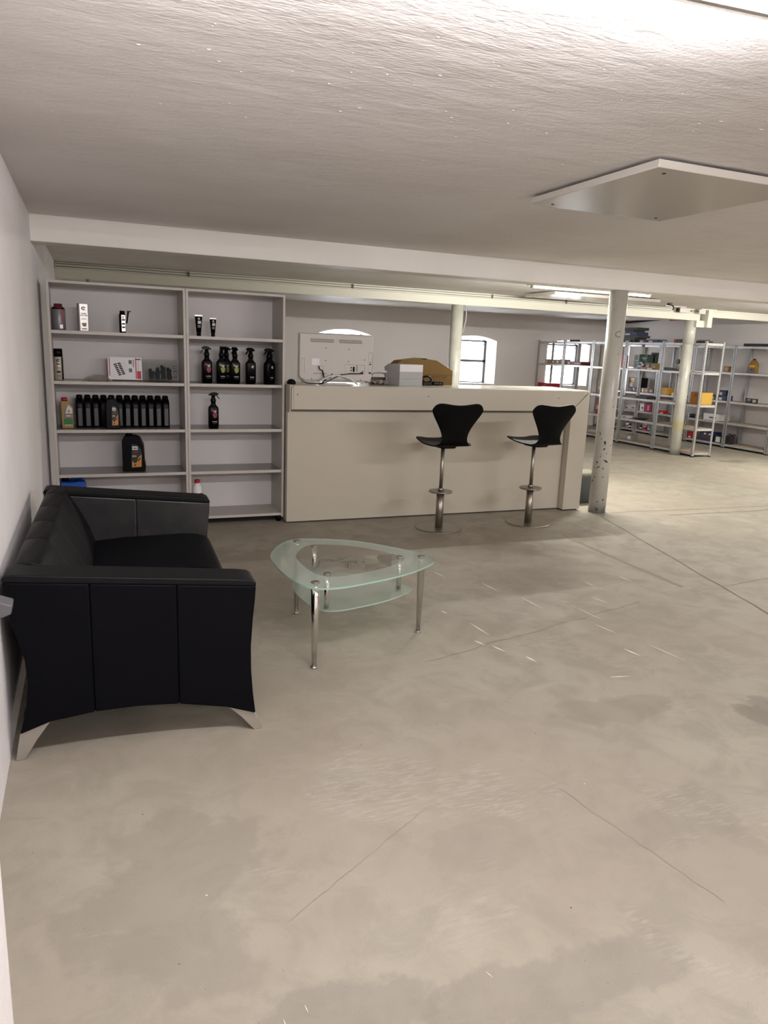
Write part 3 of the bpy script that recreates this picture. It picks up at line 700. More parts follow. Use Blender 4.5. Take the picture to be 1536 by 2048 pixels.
# black things
t = thing('power_adapter', 'black power adapter with coiled cable beside the cartons', 'adapter', (2.99, 6.26, ZT))
MB().box(-.07, .02, -.03, .03, 0, .035).build('body', M_BLACK, t, .004)
MB().path([(.035 * math.cos(a) * 1.3 - .02, .01 * math.sin(3 * a), .055 + .028 * math.sin(a)) for a in [i * .35 for i in range(37)]], .009, 8).build('cable', M_BLACK, t)
t = thing('remote_control', 'flat black device lying before the big cardboard box', 'device', (3.08, 6.31, ZT))
MB().box(-.03, .075, -.03, .03, 0, .034).build('body', M_BLACK, t, .004)
for i in range(3): box_obj('button', -.01 + i * .025, .002 + i * .025, -.0315, -.0295, .014, .022, M_GREYP, t)
t = thing('tube_handle', 'bent pale tube handle standing between monitor and cartons', 'handle', (2.50, 6.37, ZT))
MB().path([(-.05, 0, 0), (-.048, 0, .04), (-.03, 0, .085), (.0, 0, .10), (.05, 0, .10), (.10, .0, .094)], .008, 10).build('tube', M_WHITEP, t)
box_obj('base_block', -.035, .10, -.02, .04, 0, .06, pm('brown'), t, .003)
t = thing('foil_sheet', 'crumpled grey plastic sheet lying right of the monitor', 'sheet', (2.44, 6.22, ZT))
cr = MB(); rr = random.Random(3); N = 9
cr.add([(-.08 + .19 * i / N, -.05 + .1 * k / 5, .004 + abs(.045 * math.sin(i * 1.1 + k * .6)) * rr.uniform(.5, 1)) for k in range(6) for i in range(N + 1)],
       [(k * (N + 1) + i, k * (N + 1) + i + 1, (k + 1) * (N + 1) + i + 1, (k + 1) * (N + 1) + i) for k in range(5) for i in range(N)])
cr.build('sheet', mat('grey_sheet', rgb(168, 166, 160), .35), t)
t = thing('desk_puck', 'black round topped puck at the left end of the counter', 'mouse', (1.64, 6.10, ZT))
MB().loft([(0, .036, .05), (.012, .038, .052), (.026, .032, .044), (.036, .02, .028), (.039, .006, .01)], 24).build('body', M_BLACK, t)

# ================================================================== THINGS IN THE BOOKCASES
ZA, ZBq, ZC, ZD = [z + .0012 for z in SHZ]; ZE = .0812
def label_patch(par, x, y, z, pts, m, name='label'):
    return MB().add([(x + a, y, z + b) for a, b in pts], [tuple(range(len(pts)))]).build(name, m, par, fix=False)
def rect(x0, x1, z0, z1): return [(x0, z0), (x1, z0), (x1, z1), (x0, z1)]
def logo(par, x, y, z, s, m):
    """round eye-like emblem: open ring with a bar"""
    b = MB(); n = 20
    for i in range(n - 4):
        a0, a1 = .5 + 2 * math.pi * i / n, .5 + 2 * math.pi * (i + 1) / n
        b.add([(x + s * math.cos(a0), y, z + .8 * s * math.sin(a0)), (x + s * math.cos(a1), y, z + .8 * s * math.sin(a1)),
               (x + .55 * s * math.cos(a1), y, z + .42 * s * math.sin(a1)), (x + .55 * s * math.cos(a0), y, z + .42 * s * math.sin(a0))], [(0, 1, 2, 3)])
    b.add([(x - .35 * s, y, z - .2 * s), (x + .1 * s, y, z - .2 * s), (x + .45 * s, y, z + .25 * s), (x + .0 * s, y, z + .25 * s)], [(0, 1, 2, 3)])
    return b.build('emblem', m, par, fix=False)
# top shelf, left
t = thing('can', 'grey metal can with dark cap at the left end of the top shelf', 'can', (-.128, 6.16, ZA))
M_CAN = mat('grey_can', rgb(120, 116, 120), .35, .3)
MB().loft([(0, .046, .046), (.006, .048, .048), (.150, .048, .048), (.160, .043, .043)], 32).build('body', M_CAN, t)
MB().loft([(.160, .040, .040), (.168, .038, .038), (.169, .029, .029), (.190, .029, .029)], 32).build('cap', pm('maroon'), t)
MB().tube((0, 0, .1505), (0, 0, .1605), .0485, .044, n=32).build('rim', M_BLACK, t)
for a in range(5):
    an = -1.15 + a * .16
label_patch(t, .026, -.0432, 0, rect(-.012, .016, .06, .15), pm('maroon')); label_patch(t, .02, -.0472, 0, rect(-.02, .008, .012, .04), M_SILV)
t = thing('additive_box', 'tall silver carton with round emblem on the top shelf', 'box', (.040, 6.15, ZA), R(8))
MB().box(-.036, .036, -.02, .03, 0, .2).build('body', mat('dark_foil', rgb(58, 48, 44), .3, .4), t, .001)
label_patch(t, 0, -.0206, 0, rect(-.024, .033, .003, .197), M_SILV, 'front_print')
logo(t, .004, -.0210, .165, .017, M_INK)
lettering('DIESEL\nDICTUM', .0135, FRONT(.004, -.0210, .120), M_INK, t, bold=.0004)
label_patch(t, .004, -.0210, 0, rect(-.018, .018, .087, .091), M_INK, 'print_line')
label_patch(t, .004, -.0210, 0, [(-.018, .06), (-.01, .035), (.012, .032), (.018, .06)], pm('lab_brown'), 'picture')
label_patch(t, .004, -.0210, 0, rect(-.018, .018, .014, .020), M_INK, 'print_line')
t = thing('additive_can', 'slim silver and black can with a black spout clipped on', 'can', (.32, 6.15, ZA))
MB().loft([(0, .023, .023), (.004, .0245, .0245), (.135, .0245, .0245), (.143, .02, .02)], 24).build('body', M_BLACK, t)
label_patch(t, .006, -.0246, 0, rect(-.014, .014, .01, .132), M_SILV); logo(t, .006, -.0250, .115, .011, M_INK)
for zq in (.09, .06, .035): label_patch(t, .006, -.0250, 0, rect(-.011, .011, zq, zq + .012), M_INK, 'print_line')
MB().tube((0, 0, .143), (0, 0, .163), .019, n=20).build('cap', M_BLACK, t)
MB().tube((.03, -.01, .07), (.043, -.01, .155), .005, .007, n=12).box(.034, .062, -.02, 0, .155, .164).build('spout', M_BLACK, t)
# top shelf, right
def squeeze(x, h, w, label):
    t = thing('squeeze_tube', label, 'tube', (x, 6.15, ZA), 0, 'black squeeze tubes')
    MB().tube((0, 0, 0), (0, 0, .028), w * .58, n=20).build('cap', M_BLACK, t)
    MB().loft([(.0285, w * .62, w * .62), (h * .5, w * .78, w * .5), (h * .93, w * .97, .006)], 28).build('body', M_BLACK, t)
    MB().box(-w, w, -.004, .004, h * .931, h).build('crimp', M_SILV, t)
    y0 = -w * .64
    label_patch(t, 0, y0 - .004, 0, rect(-w * .32, w * .5, h * .58, h * .72), pm('label_white')); label_patch(t, 0, y0 - .004, 0, rect(-w * .36, w * .4, h * .40, h * .52), pm('lab_grey'))
    logo(t, .002, y0 + .003, h * .82, w * .36, pm('label_white'))
    return t
squeeze(.892, .163, .030, 'larger black squeeze tube with silver crimp on the right top shelf')
squeeze(1.004, .145, .0265, 'smaller black squeeze tube with silver crimp on the right top shelf')
# second shelf, left
t = thing('spray_can', 'tall white and beige spray can with black lid, left on the second shelf', 'can', (-.146, 6.15, ZBq))
M_SCAN = mat('spray_can_print', rgb(176, 164, 148), .3, .2)
MB().loft([(0, .030, .030), (.004, .032, .032), (.172, .032, .032), (.182, .027, .027)], 28).build('body', M_SCAN, t)
MB().tube((0, 0, .1725), (0, 0, .232), .0325, .031, n=28).build('lid', M_BLACK, t)
MB().add([(.033 * math.sin(a), -.033 * math.cos(a), z) for z in (.004, .17) for a in (.75, 1.1, 1.5)], [(0, 1, 4, 3), (1, 2, 5, 4)]).build('side_print', M_BLACK, t, fix=False)
logo(t, .0, -.0335, .145, .014, M_INK)
for zq, hh in ((.115, .008), (.09, .003), (.055, .014), (.03, .004)): label_patch(t, 0, -.0328, 0, rect(-.013, .013, zq, zq + hh), M_INK, 'print_line')
t = thing('plastic_bag', 'flat clear plastic bag lying on the second shelf', 'bag', (.12, 6.16, ZBq))
bg = MB(); N = 10; rr = random.Random(5)
bg.add([(-.11 + .22 * i / N, -.08 + .15 * k / 6, .003 + .045 * max(0, math.sin(math.pi * i / N)) ** .7 * max(0, math.sin(math.pi * k / 6)) ** .6 * rr.uniform(.75, 1.05)) for k in range(7) for i in range(N + 1)],
       [(k * (N + 1) + i, k * (N + 1) + i + 1, (k + 1) * (N + 1) + i + 1, (k + 1) * (N + 1) + i) for k in range(6) for i in range(N)])
bg.build('film', M_FILM, t, smooth=True); MB().loft([(.001, .07, .03), (.008, .06, .025), (.014, .03, .012)], 14).build('contents', pm('tan'), t)
def lean(mbx, name, m, par, tilt=R(-12), bevel=.0015):
    mbx.xform(Matrix.Rotation(tilt, 4, 'X')); return mbx.build(name, m, par, bevel, fix=(bevel > 0))
t = thing('assortment_box', 'white assortment box with red stripe and black part drawings, leaning', 'box', (.332, 6.23, ZBq + .0075))
lean(MB().box(-.127, .127, 0, .03, 0, .178), 'case', M_BOXW, t)
def lp(pts, m, name, y=-.0008): return lean(MB().add([(a, y, b) for a, b in pts], [tuple(range(len(pts)))]), name, m, t, bevel=0)
lp(rect(-.118, -.112, .03, .172), pm('red2'), 'stripe'); lp(rect(.078, .085, .01, .172), pm('red2'), 'stripe'); lp(rect(.088, .119, .008, .07), pm('red2'), 'stripe')
lp(rect(.085, .119, .158, .166), M_INK, 'stripe'); lp(rect(.098, .1, .075, .155), pm('red2'), 'stripe')
gm = MB()
for i in range(7):
    for k in range(2):
        x_, z_ = -.085 + .0055 * i + .028 * k, .122 - .0135 * i + .008 * k
        gm.add([(x_, -.0008, z_), (x_ + .022, -.0008, z_ + .006), (x_ + .0245, -.0008, z_ - .004), (x_ + .0025, -.0008, z_ - .010)], [(0, 1, 2, 3)])
tag(lean(gm, 'part_drawing', M_INK, t, bevel=0), kind='stuff')
gm = MB()
for i in range(4):
    for k in range(5): gm.add([(-.045 + .012 * k + .004 * i, -.0008, .128 - .018 * i), (-.039 + .012 * k + .004 * i, -.0008, .128 - .018 * i), (-.039 + .012 * k + .004 * i, -.0008, .131 - .018 * i), (-.045 + .012 * k + .004 * i, -.0008, .131 - .018 * i)], [(0, 1, 2, 3)])
tag(lean(gm, 'print_marks', pm('lab_grey'), t, bevel=0), kind='stuff')
for z_ in (.125, .06): lp(rect(.028, .052, z_, z_ + .03), pm('lab_grey'), 'print_block')
lp(rect(.06, .066, .10, .16), pm('red2'), 'print_line')
t = thing('organizer_box', 'clear compartment box filled with black clips, leaning on the shelf', 'box', (.600, 6.24, ZBq + .008))
lean(MB().box(-.133, .133, 0, .032, 0, .166), 'case', M_CLEARBOX, t)
rr = random.Random(11)
for i in range(5):
    lean(MB().box(-.093 + .0455 * i - .001, -.093 + .0455 * i + .001, -.001, .03, .01, .15), 'divider', M_BOXG, t, bevel=0)
for i in range(4):
    cl = MB(); hh = (.085, .10, .125, .11)[i]
    for q in range(26):
        x_ = -.070 + .0455 * i + rr.uniform(-.014, .014); z_ = .016 + (hh - .02) * rr.random() * (.6 + .4 * rr.random()); s_ = rr.uniform(.006, .011)
        cl.box(x_ - s_, x_ + s_, -.004 + rr.uniform(0, .003), .02, z_ - s_, z_ + s_)
    cl.box(-.088 + .0455 * i, -.052 + .0455 * i, -.003, .02, .012, hh * .55)
    tag(lean(cl, 'clips', M_BLACK, t, bevel=0), kind='stuff')
cl = MB()
for q in range(28):
    x_, z_ = .092 + .036 * rr.random(), .02 + .1 * rr.random(); cl.box(x_, x_ + .005, -.003, .0, z_, z_ + .005)
tag(lean(cl, 'small_clips', M_INK, t, bevel=0), kind='stuff')
# spray bottles -----------------------------------------------------
def spray(x, y, z, head, word, c1, c2, label, yaw_=0.0):
    t = thing('spray_bottle', label, 'bottle', (x, y, z), yaw_, 'black trigger spray bottles')
    MB().loft([(0, .036, .028), (.006, .036, .028), (.0065, .041, .031), (.163, .041, .031), (.172, .037, .029), (.186, .024, .022), (.196, .0185, .0185), (.21, .0175, .0175)], 32, 4).build('body', M_BLACK, t)
    hd = MB().loft([(.2105, .019, .019), (.226, .023, .021), (.238, .019, .017), (.246, .015, .014), (.268, .015, .013)], 20, 2.5)
    hd.prism([(-.038, .272), (-.036, .266), (-.014, .262), (.014, .262), (.040, .272), (.042, .281), (.03, .285), (.026, .291), (.0, .291), (-.02, .285)], -.011, .011, 'y')
    tr_ = MB().prism([(.020, .27), (.028, .27), (.052, .238), (.048, .235), (.036, .248)], -.006, .006, 'y')
    Mh = Matrix.Rotation(head, 4, 'Z'); hd.xform(Mh); tr_.xform(Mh)
    h_ = hd.build('spray_head', M_BLACK, t); tr_.build('trigger', M_BLACK, h_)
    if c1:
        label_patch(t, .004, -.0316, 0, [(-.026, .154), (-.022, .142), (-.004, .130), (.002, .142), (-.008, .154)], c1)
        label_patch(t, .004, -.0316, 0, [(-.014, .124), (-.012, .100), (.0, .082), (.018, .092), (.022, .122), (.004, .128)], c2)
    logo(t, .012, -.0318, .138, .012, pm('label_white'))
    lettering(word, .0135, FRONT(.006, -.0318, .056), pm('label_white'), t, bold=.0003)
    label_patch(t, .006, -.0316, 0, rect(-.014, .014, .040, .043), pm('lab_grey'), 'print_line')
    return t
YS = 6.14
spray(.950, YS, ZBq, math.pi - .2, 'norther', pm('magdark'), pm('magdark'), 'black spray bottle with dark red print, leftmost of the row', .1)
spray(1.070, YS + .02, ZBq, 1.5, 'recline', pm('lime'), pm('lime'), 'black spray bottle with green print seen with its head turned away')
spray(1.128, YS + .12, ZBq, math.pi - .4, 'recline', pm('lime'), pm('lime'), 'black spray bottle hidden behind the two green printed ones')
spray(1.176, YS, ZBq, math.pi + .9, 'recline', pm('lime'), pm('lime'), 'black spray bottle with bright green print in front of another one')
spray(1.305, YS, ZBq, math.pi + .5, 'lumea', None, None, 'black spray bottle with plain white print, standing alone right of the green ones')
spray(1.458, YS, ZBq, math.pi - .1, 'turma', None, None, 'black spray bottle turned aside near the right end of the row', .45)
spray(1.498, YS + .13, ZBq, math.pi - .3, 'turma', None, None, 'black spray bottle in the right corner, behind its twin')
spray(.995, 6.12, ZC, 0, 'sweety', pm('magdark'), pm('magdark'), 'single black spray bottle with magenta print on the third shelf')
# oil bottles --------------------------------------------------------
def oil_can(x, y, z, strip_, label):
    t = thing('oil_bottle', label, 'bottle', (x, y, z), 0, 'black oil bottles in a row')
    MB().loft([(0, .026, .055), (.004, .0287, .057), (.165, .0287, .057), (.195, .0285, .052, 0, .0), (.214, .027, .036), (.222, .0235, .0235)], 24, 5).build('body', M_BLACK, t)
    MB().tube((0, 0, .2225), (0, 0, .244), .0235, .023, n=20).tube((0, 0, .244), (0, 0, .25), .023, .016, n=20).build('cap', M_BLACK, t)
    if strip_:
        s_ = MB().box(-.013, .016, -.0595, -.0575, .015, .15)
        for k in range(3): s_.box(-.014, .017, -.0605, -.0595, .03 + .03 * k, .036 + .03 * k)
        s_.build('level_strip', M_STRIP, t)
    return t
M_STRIP = mat('grey_level_strip', rgb(72, 71, 74), .3)
NAMES = ['first', 'second', 'third', 'fourth', 'fifth', 'sixth', 'seventh', 'eighth', 'ninth', 'tenth', 'eleventh', 'twelfth']
for i in range(12):
    oil_can(-.014 + .0585 * i, 6.235, ZC, i not in (3, 4), 'narrow black oil bottle, %s from the left in the row of twelve' % NAMES[i])
def jug(x, y, z, W, H, D, yaw_, label, name='oil_jug'):
    t = thing(name, label, 'bottle', (x, y, z), yaw_)
    MB().prism([(-W * .5, .03 * H), (-W * .47, 0), (W * .44, 0), (W * .5, .03 * H), (W * .52, .16 * H), (W * .47, .30 * H), (W * .46, .55 * H), (W * .44, .72 * H), (W * .30, .89 * H), (W * .10, .955 * H), (-W * .36, .955 * H), (-W * .42, .90 * H), (-W * .50, .82 * H)], -D / 2, D / 2, 'y').build('body', M_BLACK, t, .012 * H / .3, 3)
    MB().tube((-W * .20, 0, .956 * H), (-W * .20, 0, H), W * .15, n=20).build('cap', M_BLACK, t)
    y0 = -D / 2 - .0008; k = H / .3
    q = lambda pts: [(a * W / .18, b * k) for a, b in pts]
    label_patch(t, 0, y0, 0, q([(-.02, .03), (.06, .035), (.066, .14), (.06, .18), (.03, .215), (-.012, .225), (-.018, .12)]), pm('lab_teal'))
    label_patch(t, 0, y0 - .0006, 0, q(rect(-.010, .034, .175, .205)), pm('label_white'), 'emblem_field')
    label_patch(t, 0, y0 - .0010, 0, q(rect(-.002, .026, .186, .192)), M_INK, 'print_line')
    label_patch(t, 0, y0 - .0006, 0, q(rect(-.002, .034, .150, .166)), pm('magdark'), 'print_line')
    label_patch(t, 0, y0 - .0006, 0, q(rect(-.013, .022, .118, .132)), pm('lab_tan'), 'print_block')
    label_patch(t, 0, y0 - .0006, 0, q([(-.016, .035), (.06, .04), (.062, .14), (.036, .115), (.026, .08), (.008, .066), (-.014, .088)]), pm('lab_orange'), 'picture')
    label_patch(t, 0, y0 - .0010, 0, q([(.03, .09), (.05, .115), (.056, .11), (.036, .082)]), M_INK, 'picture_mark'); label_patch(t, 0, y0 - .0010, 0, q([(.0, .05), (.012, .062), (.02, .054), (.008, .044)]), M_INK, 'picture_mark')
    return t
jug(.224, 6.10, ZC, .103, .242, .05, 0, 'black oil bottle with coloured label standing before the row of twelve')
jug(.372, 6.17, ZD, .172, .296, .12, R(-6), 'big black oil jug with coloured label alone on the fourth shelf')
t = thing('oil_bottle', 'gold oil bottle with red cap and green label, left on the third shelf', 'bottle', (-.103, 6.17, ZC))
M_GOLD = mat('gold_plastic', rgb(150, 124, 62), .4)
MB().prism([(-.040, .004), (-.036, 0), (.036, 0), (.041, .004), (.042, .165), (.012, .196), (.006, .206), (-.036, .206), (-.041, .19)], -.025, .025, 'y').build('body', M_GOLD, t, .005, 2)
MB().tube((-.018, 0, .2062), (-.018, 0, .232), .021, n=20).build('cap', pm('red2'), t)
label_patch(t, 0, -.0258, 0, [(-.026, .022), (.038, .022), (.038, .158), (.008, .185), (-.014, .15), (-.026, .10)], pm('lab_brown'))
label_patch(t, 0, -.0262, 0, [(-.014, .112), (.036, .112), (.036, .152), (.008, .178), (-.004, .15)], pm('label_white'), 'emblem_field'); logo(t, .012, -.0266, .13, .009, M_INK)
label_patch(t, 0, -.0262, 0, [(-.026, .024), (.036, .024), (.036, .066), (.01, .078), (-.026, .07)], pm('green2'), 'print_block'); label_patch(t, 0, -.0266, 0, rect(-.022, .034, .022, .027), pm('label_white'), 'print_line')
label_patch(t, 0, -.0264, 0, rect(-.008, .026, .09, .098), pm('label_white'), 'print_line')
# bottom boards
t = thing('canister', 'blue plastic canister on the bottom board behind the sofa', 'canister', (-.085, 6.19, ZE))
MB().prism([(-.092, .005), (-.087, 0), (.087, 0), (.092, .005), (.092, .27), (.078, .30), (.03, .302), (.02, .296), (-.04, .296), (-.088, .30), (-.092, .26)], -.07, .07, 'y').build('body', mat('blue_plastic', rgb(24, 78, 168), .4), t, .012, 3)
MB().tube((-.06, 0, .3002), (-.06, 0, .327), .024, n=20).build('cap', M_BLACK, t)
MB().path([(-.02, 0, .298), (.0, 0, .318), (.05, 0, .318), (.07, 0, .30)], .011, 8).build('handle', MATS['blue_plastic'], t)
t = thing('bottle', 'white bottle with red cap on the bottom board behind the sofa arm', 'bottle', (.862, 6.16, ZE))
MB().loft([(0, .038, .038), (.006, .041, .041), (.21, .041, .041), (.235, .036, .036), (.252, .022, .022), (.258, .02, .02)], 28).build('body', M_BOXW, t)
MB().tube((0, 0, .2582), (0, 0, .284), .022, n=20).build('cap', pm('red2'), t)
MB().loft([(.09, .0415, .0415), (.175, .0415, .0415)], 28).build('label', M_INK, t); label_patch(t, .0, -.0425, 0, rect(-.02, .02, .14, .155), pm('label_white'), 'print_line')
t = thing('door_stopper', 'small metal fitting lying on top of the wide bookcase', 'fitting', (.085, 6.2, 1.8812))
MB().tube((0, 0, 0), (0, 0, .012), .02, n=14).build('base', M_STEEL, t); MB().tube((0, 0, .012), (0, 0, .03), .008, .012, n=12).build('knob', M_STEEL, t)

# ================================================================== METAL SHELVING
LV = [.07, .45, .82, 1.32, 1.765]
UW, UD, UH = .903, .376, 1.785
def post_mesh(sx, sy):
    """L post standing in a corner; flange outer faces at x=0 and y=0, opening towards sx, sy"""
    b = MB(); w, th = .036, .0018
    x0, x1 = sorted((0, sx * w)); y0, y1 = sorted((0, sy * th)); b.box(x0, x1, y0, y1, 0, UH)
    x0, x1 = sorted((0, sx * th)); y0, y1 = sorted((0, sy * w)); b.box(x0, x1, y0, y1, 0, UH)
    x0, x1 = sorted((sx * (w - .006), sx * w)); y0, y1 = sorted((0, sy * .008)); b.box(x0, x1, y0, y1, 0, UH)
    y0, y1 = sorted((sy * (w - .006), sy * w)); x0, x1 = sorted((0, sx * .008)); b.box(x0, x1, y0, y1, 0, UH)
    for k in range(52):
        z = .05 + .0335 * k; a0, a1 = .012, .021
        for yy in (-sy * .0006, sy * (th + .0006)): b.add([(sx * a0, yy, z), (sx * a1, yy, z), (sx * a1, yy, z + .015), (sx * a0, yy, z + .015)], [(0, 1, 2, 3)], 1)
        for xx in (-sx * .0006, sx * (th + .0006)): b.add([(xx, sy * a0, z), (xx, sy * a1, z), (xx, sy * a1, z + .015), (xx, sy * a0, z + .015)], [(0, 1, 2, 3)], 1)
    return b.mesh('post', [M_GALV, M_SLOT], fix=False)
POSTS = {(sx, sy): post_mesh(sx, sy) for sx in (1, -1) for sy in (1, -1)}
rim = MB()
for x0, x1, y0, y1 in ((.003, .006, .003, UW - .003), (UD - .006, UD - .003, .003, UW - .003), (.003, UD - .003, .003, .006), (.003, UD - .003, UW - .006, UW - .003)):
    rim.box(x0, x1, y0, y1, -.036, -.002)
for x0, x1, y0, y1 in ((.003, .014, .003, UW - .003), (UD - .014, UD - .003, .003, UW - .003)):
    rim.box(x0, x1, y0, y1, -.036, -.034).box(x0 + .001, x0 + .004, y0, y1, -.023, -.019)
rim_me = rim.mesh('shelf_rim', M_GALV)
board_me = MB().box(.008, UD - .008, .008, UW - .008, -.008, 0).mesh('shelf_board', M_MDF)
foot_me = MB().box(-.004, .034, -.004, .034, -.004, .012).mesh('post_foot', M_BLACK)
def metal_unit(x, y, label, grp):
    t = thing('metal_shelving', label, 'shelving', (x, y, .004), 0, grp)
    for sx, px_ in ((1, 0), (-1, UD)):
        for sy, py_ in ((1, 0), (-1, UW)):
            o = link('post', POSTS[(sx, sy)], t); o.location = (px_, py_, 0)
            f = link('post_foot', foot_me, o); f.location = (0 if sx > 0 else -.030, 0 if sy > 0 else -.030, 0)
    for z in LV:
        o = link('shelf_board', board_me, t); o.location = (0, 0, z - .004)
        o = link('shelf_rim', rim_me, t); o.location = (0, 0, z - .004)
    return t
XC, XR = 8.91, 10.537
CL = ['galvanised shelving, near end of the front row, yellow carton on its middle shelf', 'galvanised shelving of the front row with a big green box on its second shelf',
      'galvanised shelving of the front row half hidden by the chipped column', 'galvanised shelving of the front row before the right window, red long carton on it',
      'galvanised shelving, far end of the front row, left half of the right window behind it']
RL = {-2: 'galvanised shelving at the right wall cut by the picture edge', -1: 'galvanised shelving at the right wall with the amber oil bottle', 0: 'galvanised shelving at the right wall with navy cartons and a long white carton',
      1: 'galvanised shelving at the right wall behind the smooth column', 2: 'galvanised shelving at the right wall behind the green box', 3: 'galvanised shelving at the right wall in the far corner'}
for k in range(5): metal_unit(XC, 8.872 + .9128 * k, CL[k], 'front row of metal shelving')
for k in range(-2, 4): metal_unit(XR, 9.828 + .9128 * k, RL[k], 'wall row of metal shelving')

